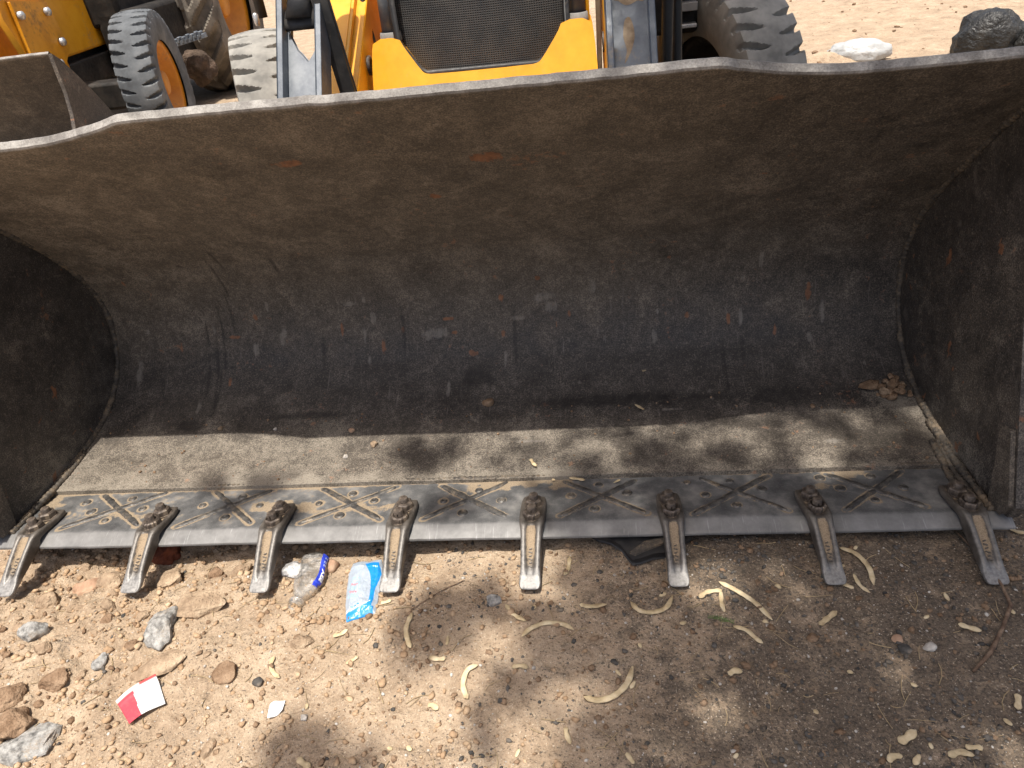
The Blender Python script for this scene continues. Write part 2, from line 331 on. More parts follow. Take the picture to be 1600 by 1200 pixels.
def m_pet():
    t = NT('clear_crushed_plastic'); nt = t.t
    tr = nt.nodes.new('ShaderNodeBsdfTransparent'); tr.inputs[0].default_value = (.93, .93, .92, 1)
    gl = nt.nodes.new('ShaderNodeBsdfGlossy'); gl.inputs[0].default_value = (.95, .95, .95, 1); gl.inputs[1].default_value = .08
    di = nt.nodes.new('ShaderNodeBsdfDiffuse'); di.inputs[0].default_value = (.74, .71, .66, 1)
    fr = nt.nodes.new('ShaderNodeLayerWeight'); fr.inputs[0].default_value = .28
    b = t.bump(t.noise(70, 4, .6), .7, .004); nt.links.new(b, gl.inputs['Normal']); nt.links.new(b, fr.inputs['Normal'])
    m1 = nt.nodes.new('ShaderNodeMixShader'); m2 = nt.nodes.new('ShaderNodeMixShader')
    t.link(t.ramp(t.noise(50, 4, .6), [(.45, .10), (.75, .45)]), m1.inputs[0]); nt.links.new(tr.outputs[0], m1.inputs[1]); nt.links.new(di.outputs[0], m1.inputs[2])
    nt.links.new(fr.outputs['Facing'], m2.inputs[0]); nt.links.new(m1.outputs[0], m2.inputs[1]); nt.links.new(gl.outputs[0], m2.inputs[2])
    nt.links.new(m2.outputs[0], nt.nodes['Material Output'].inputs[0]); return t.m
M['pet'] = m_pet()

# ================================================================== GROUND
def ground_h(x, y):
    x = np.asarray(x, float); y = np.asarray(y, float)
    left = sstep(-.25, -.85, x) * sstep(.5, -.05, y)
    h = .014 * fbm(x * 1.7, y * 1.7, seed=3, octv=3) + .0065 * fbm(x * 8, y * 8, seed=9, octv=3) * (1 + .9 * left)
    near = sstep(3., 1.5, np.hypot(x, y + .3))
    h = h + near * (.0042 * fbm(x * 27, y * 27, seed=21, octv=4, gain=.62) * (1 + 1.3 * left) + .0026 * fbm(x * 85, y * 85, seed=31, octv=3))
    h = h + near * left * (.011 * sstep(.05, .45, fbm(x * 15, y * 15, seed=41, octv=2)) + .006 * sstep(.05, .4, fbm(x * 36, y * 36, seed=43, octv=2)))
    h = h + .012 * fbm(x * .9 + y * .3, y * 5.5, seed=59, octv=3) * sstep(3.2, 4.2, y)
    # scraped hollow beneath the left end of the bucket, the ground higher at the right end
    h = h - .052 * np.exp(-(((x + .98) / .42) ** 2 + ((y + .05) / .16) ** 2)) - .024 * np.exp(-(((x + .45) / .5) ** 2 + ((y + .02) / .15) ** 2))
    h = h + .012 * sstep(.1, .9, x) * np.exp(-((y + .1) / .25) ** 2)
    h = h + .014 * left * np.exp(-((y + .45) / .3) ** 2)
    # dirt heaped by the white bag, far rolling unevenness
    h = h + .10 * np.exp(-(((x - 1.98) / .22) ** 2 + ((y - 4.28) / .16) ** 2)) + .05 * fbm(x * .35, y * .35, seed=51, octv=3) * sstep(2.5, 5, np.hypot(x, y))
    h = h + .012 * fbm(x * 5, y * 5, seed=57, octv=4) * sstep(2.0, 3.2, y)
    return h
def axis(fine_a, fine_b, step, lo, hi, growth):
    c = list(np.arange(fine_a, fine_b, step)); s = step; v = fine_a; a = []
    while v > lo: s *= growth; v -= s; a.append(v)
    s = step; v = c[-1]; b = []
    while v < hi: s *= growth; v += s; b.append(v)
    return np.array(a[::-1] + c + b)
gx = axis(-1.30, 1.30, .0055, -90, 90, 1.045)
gy = np.r_[axis(-.66, .03, .0055, -60, .031, 1.09), np.linspace(.06, .9, 22), np.geomspace(.95, 3., 30), np.linspace(3.04, 8., 150), np.geomspace(8.1, 140, 40)]
GX, GY = np.meshgrid(gx, gy, indexing='ij'); GH = ground_h(GX, GY)
ground = npmesh('ground', np.stack([GX, GY, GH], -1).reshape(-1, 3), grid_quads(len(gx), len(gy)), M['ground'])
grit_shade = sstep(.0, .75, GX + .25 * fbm(GX * 3, GY * 3, seed=71)) * .84 * sstep(2.4, 1.2, GY) + (.34 * fbm(GX * 9, GY * 9, seed=73, octv=4) + .25 * fbm(GX * 34, GY * 34, seed=75, octv=3)) * sstep(2., 1., np.abs(GY))  # dark grit, plus tree shade painted into the colour on the right
attr(ground, 'grit', grit_shade.ravel()); tag(ground, kind='structure')
def gz(x, y): return float(ground_h(np.array([x]), np.array([y]))[0])

# ================================================================== BUCKET
TILT = math.radians(-9)
XL, XR = -1.14, 1.12
PROF = np.array([(.118, -.024), (.126, -.0235), (.19, -.012), (.25, -.002), (.30, .010), (.367, .031), (.42, .055), (.463, .083), (.51, .13), (.536, .177), (.555, .235), (.561, .292), (.556, .335), (.543, .38), (.50, .451), (.45, .502), (.396, .551), (.30, .628), (.18, .715), (.06, .790), (-.012, .835)])
def smooth_prof(P, n):
    s = np.r_[0, np.cumsum(np.hypot(*np.diff(P, axis=0).T))]; t = np.linspace(0, s[-1], n)
    y = np.interp(t, s, P[:, 0]); z = np.interp(t, s, P[:, 1])
    for _ in range(14):
        y[1:-1] = .25 * y[:-2] + .5 * y[1:-1] + .25 * y[2:]; z[1:-1] = .25 * z[:-2] + .5 * z[1:-1] + .25 * z[2:]
    return np.c_[y, z], t + .195
def lip_ext(x):
    f = lambda a: (1 - np.clip((a - .525) / .26, 0, 1)) ** 1.9
    a = np.abs(x); return .056 * (.25 * f(a - .012) + .5 * f(a) + .25 * f(a + .012)) - .008
RUST = [(-.042, 1.239, .018, .016), (-.422, .729, .006, .022), (-.301, .676, .008, .03), (-.107, .743, .02, .006), (-.038, .64, .018, .012), (.883, .762, .010, .030), (.795, .662, .007, .018), (-.241, .719, .006, .014), (.203, .708, .004, .012), (-.924, .699, .006, .025), (-.748, .724, .03, .006), (.692, 1.23, .014, .006), (.159, .847, .010, .008), (-.091, .702, .010, .006), (-.3, 1.45, .04, .02), (.1, 1.40, .05, .03)]
PALE = [(-.324, .758, .012, .025), (.172, .788, .035, .02), (.188, .759, .025, .02), (.755, .862, .008, .03), (.096, .733, .03, .010), (-.692, .687, .016, .022), (-.598, .729, .010, .016), (-1.061, .628, .014, .06), (-.391, .804, .020, .01), (.336, .661, .006, .025), (.218, .64, .006, .03), (.5, .428, .05, .006), (.132, .33, .05, .008), (.054, .62, .006, .03), (.865, .289, .03, .012), (-.15, .70, .05, .02), (.92, .70, .01, .04)]
DARK = [(-.709, 1.006, .004, .05), (-.741, .907, .004, .07), (-.75, .796, .005, .06), (-.837, .742, .004, .05), (-.838, .60, .005, .07), (-.788, .72, .004, .12), (-.80, .54, .006, .09), (-.812, .62, .004, .12), (-.02, .566, .05, .03), (.783, .458, .10, .035), (-.849, .443, .05, .02), (-.5, .46, .12, .012), (.35, .47, .25, .02), (-.56, .95, .004, .05), (-.83, .98, .01, .008)]
rsp = random.Random(31)
for _ in range(24): PALE.append((rsp.uniform(-1.05, 1.05), min(1.0, max(.42, rsp.gauss(.68, .10))), rsp.uniform(.004, .012), rsp.uniform(.006, .030)))
for _ in range(9): RUST.append((rsp.uniform(-1.05, 1.05), rsp.gauss(.72, .12), rsp.uniform(.005, .009), rsp.uniform(.010, .026)))
for _ in range(5): DARK.append((rsp.uniform(-1.0, 1.0), rsp.uniform(.55, 1.1), rsp.uniform(.004, .007), rsp.uniform(.03, .09)))
def splat(L, X, S, seed):
    r = np.zeros_like(X); nx = fbm(X * 60, S * 60, seed=seed, octv=3)
    for (x, s, a, b) in L: r = np.maximum(r, np.clip(1.35 * np.exp(-(((X - x) / a) ** 2 + ((S - s) / b) ** 2)) + .55 * nx * np.exp(-(((X - x) / (a * 1.7)) ** 2 + ((S - s) / (b * 1.7)) ** 2)), 0, 1))
    return r
def make_shell(parent, nx=420, ns=290, T=.0195, detail=True):
    P, S = smooth_prof(PROF, ns); tg = np.gradient(P, axis=0); tg /= np.linalg.norm(tg, axis=1)[:, None]; nr = np.c_[tg[:, 1], -tg[:, 0]]  # outward (away from cavity)
    xs = np.linspace(XL + .001, XR - .001, nx); X, SS = np.meshgrid(xs, S, indexing='ij')
    w = sstep(S[-1] - .16, S[-1], S)[None, :]; e = lip_ext(xs)[:, None] * w
    Y = P[None, :, 0] + e * tg[None, :, 0]; Z = P[None, :, 1] + e * tg[None, :, 1]
    dent = .0030 * fbm(X * 2.5, SS * 3, seed=81, octv=2) + .0009 * fbm(X * 14, SS * 14, seed=83, octv=3)
    jag = .0022 * fbm(X * 30, X * 0, seed=87, octv=3) * sstep(S[-1] - .03, S[-1], SS)
    Y = Y + nr[None, :, 0] * dent + tg[None, :, 0] * jag; Z = Z + nr[None, :, 1] * dent + tg[None, :, 1] * jag
    inner = np.stack([X, Y, Z], -1)
    outer = inner + np.stack([np.zeros_like(X), np.broadcast_to(nr[None, :, 0], X.shape), np.broadcast_to(nr[None, :, 1], X.shape)], -1) * T
    n = nx * ns; V = np.concatenate([inner.reshape(-1, 3), outer.reshape(-1, 3)])
    Q = grid_quads(nx, ns); Qo = Q[:, ::-1] + n; k = np.arange(nx - 1) * ns
    # rounded lip: three extra rows
    a = inner[:, -1]; b = outer[:, -1]; t_ = np.array([0, tg[-1, 0], tg[-1, 1]])
    r1 = a * .86 + b * .14 + t_ * .0035; r2 = a * .14 + b * .86 + t_ * .0035
    V = np.concatenate([V, r1, r2]); i1 = 2 * n + np.arange(nx); i2 = i1 + nx; ia = np.arange(nx) * ns + ns - 1; ib = ia + n
    st = [np.stack([p[:-1], p[1:], q[1:], q[:-1]], -1) for p, q in ((ia, i1), (i1, i2), (i2, ib))]
    f0 = np.arange(nx) * ns; st.append(np.stack([f0[:-1] + n, f0[1:] + n, f0[1:], f0[:-1]], -1))
    Q = np.concatenate([Q, Qo] + st)
    o = npmesh('back_plate', V, Q, M['bucket'], parent)
    try: o.data.set_sharp_from_angle(angle=math.radians(35))
    except Exception: pass
    def full(A, lipv): return np.concatenate([A.ravel(), A.ravel(), np.full(nx * 2, lipv)])
    nz = fbm(X * 4, SS * 5, seed=91, octv=4)
    dust = .62 * sstep(.58, 1.06, SS + .10 * nz) + .12 + .30 * sstep(.45, .36, SS) - .34 * sstep(.3, 1.0, X) * sstep(.7, 1., SS) - .16 * np.exp(-((SS - .56) / .12) ** 2) + .12 * sstep(-.3, -.9, X) - .10 * np.exp(-((SS - 1.42) / .08) ** 2) * (nz > -.1)  # dust film, with shade painted in at the upper right and a lighter left
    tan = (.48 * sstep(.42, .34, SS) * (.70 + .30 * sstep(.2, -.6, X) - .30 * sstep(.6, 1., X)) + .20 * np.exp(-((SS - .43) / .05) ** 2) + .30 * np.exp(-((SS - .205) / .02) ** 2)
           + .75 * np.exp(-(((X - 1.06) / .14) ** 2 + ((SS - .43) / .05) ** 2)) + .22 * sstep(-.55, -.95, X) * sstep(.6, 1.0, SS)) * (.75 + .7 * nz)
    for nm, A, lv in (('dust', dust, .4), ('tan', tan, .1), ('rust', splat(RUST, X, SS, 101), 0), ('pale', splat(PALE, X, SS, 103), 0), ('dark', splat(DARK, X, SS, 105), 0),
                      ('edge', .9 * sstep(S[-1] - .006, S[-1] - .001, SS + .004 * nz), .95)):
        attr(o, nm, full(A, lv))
    return o
SIDE = [(-.074, -.030), (-.092, .005), (-.073, .06), (-.044, .155), (-.010, .265), (.022, .37), (.042, .50), (.036, .62), (.0, .77), (-.012, .832), (.06, .790), (.18, .715), (.30, .628), (.396, .551), (.45, .502), (.50, .451), (.543, .38), (.556, .335), (.561, .292), (.555, .235), (.536, .177), (.51, .13), (.463, .083), (.42, .055), (.367, .031), (.30, .010), (.25, -.002), (.19, -.012), (.126, -.030)]
def make_side(parent, x0, x1):
    """flat D-shaped end plate, gridded so that dust and wear can sit on it"""
    c = np.array([.25, .30]); P = np.array([np.array(p) + (np.array(p) - c) / np.linalg.norm(np.array(p) - c) * (.022 if p[0] > .055 and i > 9 else 0) for i, p in enumerate(SIDE)])
    P = np.concatenate([np.linspace(P[i], P[(i + 1) % len(P)], 5, endpoint=False) for i in range(len(P))]); m = len(P); K = 26
    f = np.linspace(0, 1, K + 1)[1:]; R = c + (P[None] - c) * f[:, None, None]
    xin = x0 if abs(x0) < abs(x1) else x1; xout = x1 if xin == x0 else x0
    def sheet(x): return np.concatenate([[[x, *c]], np.c_[np.full(m * K, x), R.reshape(-1, 2)]])
    V = np.concatenate([sheet(xin), sheet(xout)]); N = m * K + 1; F = []
    for base, flip in ((0, xin > 0), (N, xin < 0)):
        for j in range(m):
            j2 = (j + 1) % m; q = [(base, base + 1 + j, base + 1 + j2)]
            for k in range(K - 1): q.append((base + 1 + k * m + j, base + 1 + (k + 1) * m + j, base + 1 + (k + 1) * m + j2, base + 1 + k * m + j2))
            F += [t[::-1] for t in q] if flip else q
    for j in range(m):
        a = 1 + (K - 1) * m + j; b = 1 + (K - 1) * m + (j + 1) % m; F.append((a, b, b + N, a + N) if xin < 0 else (b, a, a + N, b + N))
    o = mesh('side_plate', V, F, M['bucket'], parent, True)
    o.data.set_sharp_from_angle(angle=math.radians(35))
    Y, Z = V[:, 1], V[:, 2]; nz = fbm(Y * 7, Z * 7, seed=111, octv=4)
    attr(o, 'dust', .06 + .30 * nz); attr(o, 'tan', .25 * sstep(.10, -.02, Z) * (1 + nz) + .1 * nz)
    nr = fbm(Y * 26 + Z * 11, Z * 14 - Y * 18, seed=113, octv=4)
    attr(o, 'rust', .9 * sstep(.40, .55, nr + .1 * nz)); attr(o, 'pale', .7 * sstep(.44, .6, fbm(Y * 34 - Z * 12, Z * 20, seed=117, octv=4)))
    fe = np.array([1. if False else 0.] * len(V)); ring = np.arange(m); py = P[:, 0]
    edge = np.zeros(len(V)); fr = (py < .06); edge[N - m:N][fr] = .04; edge[2 * N - m:2 * N][fr] = .0; attr(o, 'edge', edge)
    return o
bucket = tag(empty('loader_bucket', (0, 0, .085), (TILT, 0, 0)), 'wide brown steel loader bucket with eight bolted teeth resting on the dirt', 'bucket')
make_shell(bucket)
make_side(bucket, XL, XL - .020); make_side(bucket, XR, XR + .020)
# inner wear plates at the front of each end plate
for sx, x in ((1, XL), (-1, XR)):
    w = MB().prism([(-.066, -.028), (-.084, .004), (-.065, .062), (-.036, .150), (-.002, .143), (-.014, .06), (-.020, -.028)], 'x', min(x + sx * .001, x + sx * .011), max(x + sx * .001, x + sx * .011)).build('wear_plate', M['bucket'], bucket, bevel=.002)
    attr(w, 'dust', np.full(len(w.data.vertices), .45))
# cutting edge --------------------------------------------------------
TX = [(i - 3.5) * .302 for i in range(8)]
BEADS = []; DOTS = []
rb = random.Random(5)
for i in range(7):
    xc = (TX[i] + TX[i + 1]) / 2; j = lambda a: rb.uniform(-a, a)
    BEADS.append(((xc - .082 + j(.014), .110 + j(.006)), (xc + .090 + j(.012), -.026 + j(.004)))); BEADS.append(((xc + .094 + j(.014), .112 + j(.006)), (xc - .092 + j(.012), -.027 + j(.004))))
    DOTS += [(xc + .006 + j(.01), .090 + j(.006)), (xc - .072 + j(.008), .046 + j(.008)), (xc + .070 + j(.008), .050 + j(.008)), (xc - .004 + j(.012), .000 + j(.006))]
    if rb.random() < .5: DOTS.append((xc - .10 + j(.01), .085 + j(.01)))
def make_edge(parent):
    zt = -.035; nx = 900; xs = np.linspace(XL - .019, XR + .019, nx)
    prof = np.array([(-.0770, -.0535), (-.0765, -.0515), (-.070, -.0480), (-.062, -.0440), (-.054, -.0400), (-.046, -.0370), (-.0405, -.0353)] + [(y, zt) for y in np.arange(-.036, .1261, .0035)])
    X = np.broadcast_to(xs[:, None], (nx, len(prof))); Y = np.broadcast_to(prof[None, :, 0], X.shape); Z = np.broadcast_to(prof[None, :, 1], X.shape)
    wob = .0022 * fbm(X * 9, X * 0, seed=121, octv=4); k = sstep(-.03, -.07, Y)
    Yd = Y + wob * k; Zd = Z + .0006 * fbm(X * 20, Y * 20, seed=123, octv=2)
    top = np.stack([X, Yd, Zd], -1); m = len(prof); n = nx * m
    bot = np.stack([X[:, [0, -1]], np.c_[Yd[:, 0] + .0005, Yd[:, -1]], np.full((nx, 2), -.0575)], -1)
    V = np.concatenate([top.reshape(-1, 3), bot.reshape(-1, 3)]); Q = [grid_quads(nx, m)]
    a = np.arange(nx - 1) * m; b = n + np.arange(nx - 1) * 2
    Q += [np.stack([a + m, a, b, b + 2], -1), np.stack([b, b + 1, b + 3, b + 2], -1), np.stack([a + m - 1, a + 2 * m - 1, b + 3, b + 1], -1)]
    o = npmesh('cutting_edge', V, np.concatenate(Q), M['plate'], parent); o.data.set_sharp_from_angle(angle=math.radians(40))
    d = np.full(X.shape, 9.); side = np.zeros(X.shape)
    for p, q in BEADS:
        p, q = np.array(p), np.array(q); v = q - p; t = np.clip(((X - p[0]) * v[0] + (Y - p[1]) * v[1]) / (v @ v), 0, 1)
        d = np.minimum(d, np.hypot(X - p[0] - t * v[0], Y - p[1] - t * v[1]))
    for p in DOTS: d = np.minimum(d, np.hypot(X - p[0], Y - p[1]) - .003)
    nz = fbm(X * 6, Y * 9, seed=127, octv=3); n2 = fbm(X * 30, Y * 30, seed=129, octv=3)
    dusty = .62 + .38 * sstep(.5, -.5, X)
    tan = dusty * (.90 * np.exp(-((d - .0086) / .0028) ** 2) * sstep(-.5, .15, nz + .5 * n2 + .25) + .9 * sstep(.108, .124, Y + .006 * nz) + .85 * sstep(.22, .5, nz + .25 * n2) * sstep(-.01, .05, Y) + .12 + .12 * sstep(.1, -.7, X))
    tan = tan * sstep(-.045, -.036, Y + .002 * n2)
    edge = sstep(-.0400, -.0450, Y + .0030 * n2)
    ext = lambda A, v: np.concatenate([A.ravel(), np.full(nx * 2, v)])
    attr(o, 'tan', ext(tan, 0.)); attr(o, 'edge', ext(edge, 0.)); return o
cedge = make_edge(bucket)
def strip_mesh(p, q, w, h, seed):
    p, q = np.array(p), np.array(q); L = np.linalg.norm(q - p); t = (q - p) / L; nn = np.array([-t[1], t[0]]); ns, na = 44, 9
    s = np.linspace(0, 1, ns); wv = w * (1 + .22 * fbm(s * 22, s * 0, seed=seed, octv=2)) * np.sqrt(np.clip(1 - np.abs(2 * s - 1) ** 14, .0, 1)); off = .0018 * fbm(s * 7, s * 0 + 3, seed=seed + 5, octv=2)
    hv = h * (1 + .3 * fbm(s * 40, s * 0 + 9, seed=seed + 9, octv=2)); V = []
    for i in range(ns):
        for k in range(na):
            th = math.pi * k / (na - 1); c = p + t * L * s[i] + nn * (off[i] + wv[i] / 2 * math.cos(th)); V.append((c[0], c[1], -.0356 + hv[i] * math.sin(th) * (1 if wv[i] > 1e-4 else 0)))
    return V, [tuple(q_) for q_ in grid_quads(ns, na)[:, ::-1]]
for i, (p, q) in enumerate(BEADS):
    V, F = strip_mesh(p, q, .0155 + .002 * math.sin(i * 2.3), .0042, 130 + i * 3); mesh('weld_strip', V, F, M['bead'], cedge, True)
for i, p in enumerate(DOTS):
    r = .0095 + .0016 * math.sin(i * 1.7); mb = MB().lathe([(r * 1.18, 0), (r, .0026), (r * .72, .0046), (r * .62, .0040), (r * .3, .0030), (.0001, .0028)], (p[0], p[1], -.0358), 'z', 16); mb.build('weld_dot', M['bead'], cedge, True)
# seam welds: behind the cutting edge and round both end plates
def bead(path, r, seed, parent, name='weld_seam', mat='seam', n=8, freq=120, step=.004):
    P = np.array(path, float); s = np.r_[0, np.cumsum(np.linalg.norm(np.diff(P, axis=0), axis=1))]; t = np.arange(0, s[-1], step); Q = np.c_[[np.interp(t, s, P[:, k]) for k in range(3)]].T
    rip = r * (1 + .16 * np.sin(t * freq * 6.0 / 1.5) + .35 * fbm(t * 28, t * 0, seed=seed, octv=3)); Q = Q + .0015 * np.c_[fbm(t * 16, t * 0, seed=seed + 1, octv=2), fbm(t * 16, t * 0 + 4, seed=seed + 2, octv=2), 0 * t]
    return MB().tube([tuple(q) for q in Q], list(rip), n).build(name, M[mat], parent, True)
bead([(XL + .01, .127, -.030), (XR - .01, .127, -.030)], .0065, 201, bucket)
PS, _ = smooth_prof(PROF, 120)
for sx, x in ((1, XL), (-1, XR)):
    bead([(x + sx * .004, y, z + .002) for y, z in PS[2:-4]], .0085, 211, bucket)
    bead([(x + sx * .012, -.045, -.035)] + [(x + sx * .012, y, z + .003) for y, z in PS[1:14]], .009, 215, bucket)
    if sx < 0:
        for k, off in enumerate((.030, .046)): bead([(x - off, -.03 + .03 * k, -.034), (x - off * .85, .10, -.030), (x - off * .7, .20, -.008)], .0075, 221 + k * 4, bucket)
# teeth ---------------------------------------------------------------
def make_tooth():
    """cast tooth: flat shank on the edge plate, bent nose with two rails and a dirt-filled channel, chisel tip"""
    # y, z(top), half width, rail height, channel half width, depth of channel, thickness, tan in channel, bare on rails
    st = [(.036, -.0235, .021, .0, .014, .000, .0110, .1, .1), (.033, -.0215, .027, .0, .016, .000, .0130, .1, .1), (.010, -.0210, .0300, .0015, .018, .001, .0135, .35, .1), (-.018, -.0205, .0305, .003, .019, .0025, .014, .6, .12), (-.046, -.0185, .0295, .004, .018, .0035, .016, .75, .15),
          (-.062, -.0165, .0285, .004, .012, .0025, .020, .5, .2), (-.072, -.0170, .0270, .0035, .008, .0005, .026, .2, .3), (-.080, -.0205, .0255, .0035, .0095, .0045, .036, .9, .5), (-.088, -.0255, .0240, .0035, .0098, .0060, .040, 1., .6), (-.110, -.0400, .0230, .0035, .0092, .0060, .036, 1., .7),
          (-.135, -.0575, .0222, .0035, .0085, .0060, .029, .8, .75), (-.152, -.0700, .0220, .003, .0080, .0050, .022, .35, .8), (-.163, -.0780, .0220, .002, .0075, .0025, .017, .1, .95), (-.168, -.0816, .0228, .0, .0075, .0, .0160, 0, 1.), (-.181, -.0885, .0236, -.0005, .012, .0, .0125, 0, 1.), (-.1885, -.0930, .0222, -.001, .012, .0, .009, 0, 1.), (-.1925, -.0965, .0175, -.001, .010, .0, .005, 0, .9)]
    V = []; tanv = []; edgev = []; m = 14
    for k, (y, z, w, rh, cw, cd, th, tn, br) in enumerate(st):
        i0, i1 = max(k - 1, 0), min(k + 1, len(st) - 1); ty, tz = st[i1][0] - st[i0][0], st[i1][1] - st[i0][1]; l = math.hypot(ty, tz); ny, nz = -tz / l, ty / l
        if nz < 0: ny, nz = -ny, -nz
        rm = (w + cw) / 2
        pr = [(-w, -th), (-w * 1.0, -th * .5), (-w, -.004), (-w * .97, rh * .3), (-rm - .001, rh), (-cw - .0012, rh * .5), (-cw + .0012, -cd), (cw - .0012, -cd), (cw + .0012, rh * .5), (rm + .001, rh), (w * .97, rh * .3), (w, -.004), (w, -th * .5), (w, -th)]
        tv = [0, 0, 0, .0, 0, tn * .35, tn, tn, tn * .35, 0, .0, 0, 0, 0]; ev = [.0, .05, .2, .5, 1., .4, .1, .1, .4, 1., .5, .2, .05, 0]
        for (x, h), a, b in zip(pr, tv, ev):
            V.append((x, y + ny * h, z + nz * h)); tanv.append(a); edgev.append(b * br * .7 if br < .9 else br)
    F = []
    n = len(st)
    for k in range(n - 1):
        for i in range(m): F.append((k * m + i, k * m + (i + 1) % m, (k + 1) * m + (i + 1) % m, (k + 1) * m + i))
    F.append(tuple(range(m - 1, -1, -1))); F.append(tuple((n - 1) * m + i for i in range(m)))
    o = mesh('tooth', V, F, M['tooth'], bucket, True); attr(o, 'tan', tanv); attr(o, 'edge', edgev)
    s = o.modifiers.new('round', 'SUBSURF'); s.levels = 2; s.render_levels = 2
    bm = bmesh.new(); bm.from_mesh(o.data); bmesh.ops.recalc_face_normals(bm, faces=bm.faces); bm.to_mesh(o.data); bm.free()
    return o
def hexnut(r, h):
    mb = MB(); V = []; F = []; rows = [(r * 1.0, 0.), (r * 1.0, h * .80), (r * .86, h), (r * .60, h)]; n = 6
    for q, (rr, z) in enumerate(rows):
        for k in range(n): a = math.pi / 3 * k; V.append((rr * math.cos(a), rr * math.sin(a), z))
    for q in range(len(rows) - 1):
        for k in range(n): F.append((q * n + k, q * n + (k + 1) % n, (q + 1) * n + (k + 1) % n, (q + 1) * n + k))
    F.append(tuple(range((len(rows) - 1) * n, len(rows) * n))); return mb.add(V, F)
tooth0 = make_tooth()
nut0 = hexnut(.0202, .0135).build('nut', M['nut'], tooth0)
stud0 = MB().lathe([(.0108, 0), (.0108, .0205), (.0096, .0225), (.004, .0232), (.0001, .0234)], n=18).build('stud', M['nut'], tooth0, True); stud0.data.set_sharp_from_angle(angle=math.radians(50))
wash0 = MB().lathe([(.0225, 0), (.0225, .0022), (.010, .0026)], n=24).build('washer', M['nut'], tooth0)
mark0 = MB()
for k in range(6): mark0.box((0, -.118 - k * .0062, -.0503 - k * .0043), (.0095 if k % 2 else .007, .0026, .0022), Matrix.Rotation(math.radians(35), 3, 'X') @ Matrix.Rotation((-1) ** k * .3, 3, 'Z'))
mark0 = mark0.build('casting_mark', M['tooth'], tooth0, bevel=.0006)
BOLT = [(.004, -.0215), (-.0435, -.0205)]
for i in range(8):
    t = tooth0 if i == 0 else copy_tree(tooth0, bucket)
    t.location = (TX[i], 0, 0); t.rotation_euler = (rb.uniform(-.012, .012), rb.uniform(-.02, .02), rb.uniform(-.025, .025)); t.scale = (rb.uniform(.91, .99), rb.uniform(.965, 1.03), 1)
    n_ = [c for c in t.children if c.name.startswith('nut')][0]; s_ = [c for c in t.children if c.name.startswith('stud')][0]; w_ = [c for c in t.children if c.name.startswith('washer')][0]
    for k, (y, z) in enumerate(BOLT):
        dz = rb.uniform(-.002, .003)
        for src, off in ((n_, .0024), (s_, .003 + dz), (w_, 0)):
            c = src if k == 0 else src.copy()
            if k: COL.objects.link(c); c.parent = t
            c.location = (rb.uniform(-.0015, .0015), y, z + off); c.rotation_euler = (0, 0, rb.uniform(0, 1) if src is n_ else 0)
def buc(x, y, z): return bucket.matrix_basis @ Vector((x, y, z))
def bucs(x, s, dz=0.):
    S_ = np.r_[0, np.cumsum(np.hypot(*np.diff(PROF, axis=0).T))] + .195
    if s < .2: return buc(x, -.077 + s, -.035 + dz)
    return buc(x, float(np.interp(s, S_, PROF[:, 0])), float(np.interp(s, S_, PROF[:, 1])) + dz)

# ================================================================== TYRES
def tyre_mesh(name, R, W, N, kind, mat, na=600, nc=56):
    """surface of revolution about X with lug grooves carved into it; kind 'road' or 'tractor'"""
    u = np.linspace(-1, 1, nc)                       # across, bead to bead
    aw = np.abs(u); hw = W / 2
    # section: tread |u|<.55, shoulder, sidewall to bead
    tr = np.clip(aw / .52, 0, 1); sw = np.clip((aw - .52) / .48, 0, 1)
    x = np.where(aw < .52, tr * .90, .90 + .13 * np.sin(sw * math.pi * .75) - .16 * sw ** 2) * hw * np.sign(u)
    r = np.where(aw < .52, R - .05 * W * tr ** 2.2, R - .05 * W - (R * .40) * sw ** 1.12)
    th = np.linspace(0, 2 * math.pi, na, endpoint=False); T, U = np.meshgrid(th, u, indexing='ij'); A = np.abs(U) / .52
    X = np.broadcast_to(x, T.shape).copy(); RR = np.broadcast_to(r, T.shape).copy()
    if kind == 'road':
        ph = T * N / (2 * math.pi) + .5 * (U > 0) + np.sign(U) * 0 + .42 * np.abs(A - .2) ** 1.6
        f = np.abs((ph % 1) - .5); wdt = .135 * sstep(.16, .75, A)
        g = sstep(wdt + .05, wdt - .02, f) * sstep(.20, .30, A) * sstep(1.30, 1.08, A); dep = .026
        RR = RR - g * dep; X = X - np.sign(U) * g * sstep(.9, 1.15, A) * .004
    else:
        ph = T * N / (2 * math.pi) + .5 * (U > 0) + 1.05 * A
        f = np.abs((ph % 1) - .5); g = sstep(.20, .27, f) * sstep(1.30, 1.05, A); g = np.where(A < .08, 1, g) * sstep(1.4, 1.1, A)
        RR = RR - g * .045
    V = np.stack([X, RR * np.cos(T), RR * np.sin(T)], -1).reshape(-1, 3)
    o = npmesh(name, V, grid_quads(na, nc, True), mat); o.data.set_sharp_from_angle(angle=math.radians(42)); return o
def rim_mesh(name, R, W, mat, parent, out=1):
    prof = [(R * 1.04, -W * .42), (R * 1.07, -W * .44), (R * 1.0, -W * .36), (R * .93, 0), (R * .97, W * .26), (R * 1.08, W * .42), (R * 1.06, W * .45), (R * .95, W * .36), (R * .88, W * .10), (R * .64, -W * .14), (R * .52, -W * .10), (R * .36, -W * .10), (R * .32, W * .24), (R * .27, W * .30), (R * .0005, W * .31)]
    return MB().lathe([(a, h * out) for a, h in prof], ax='x', n=48).build(name, mat, parent, True)
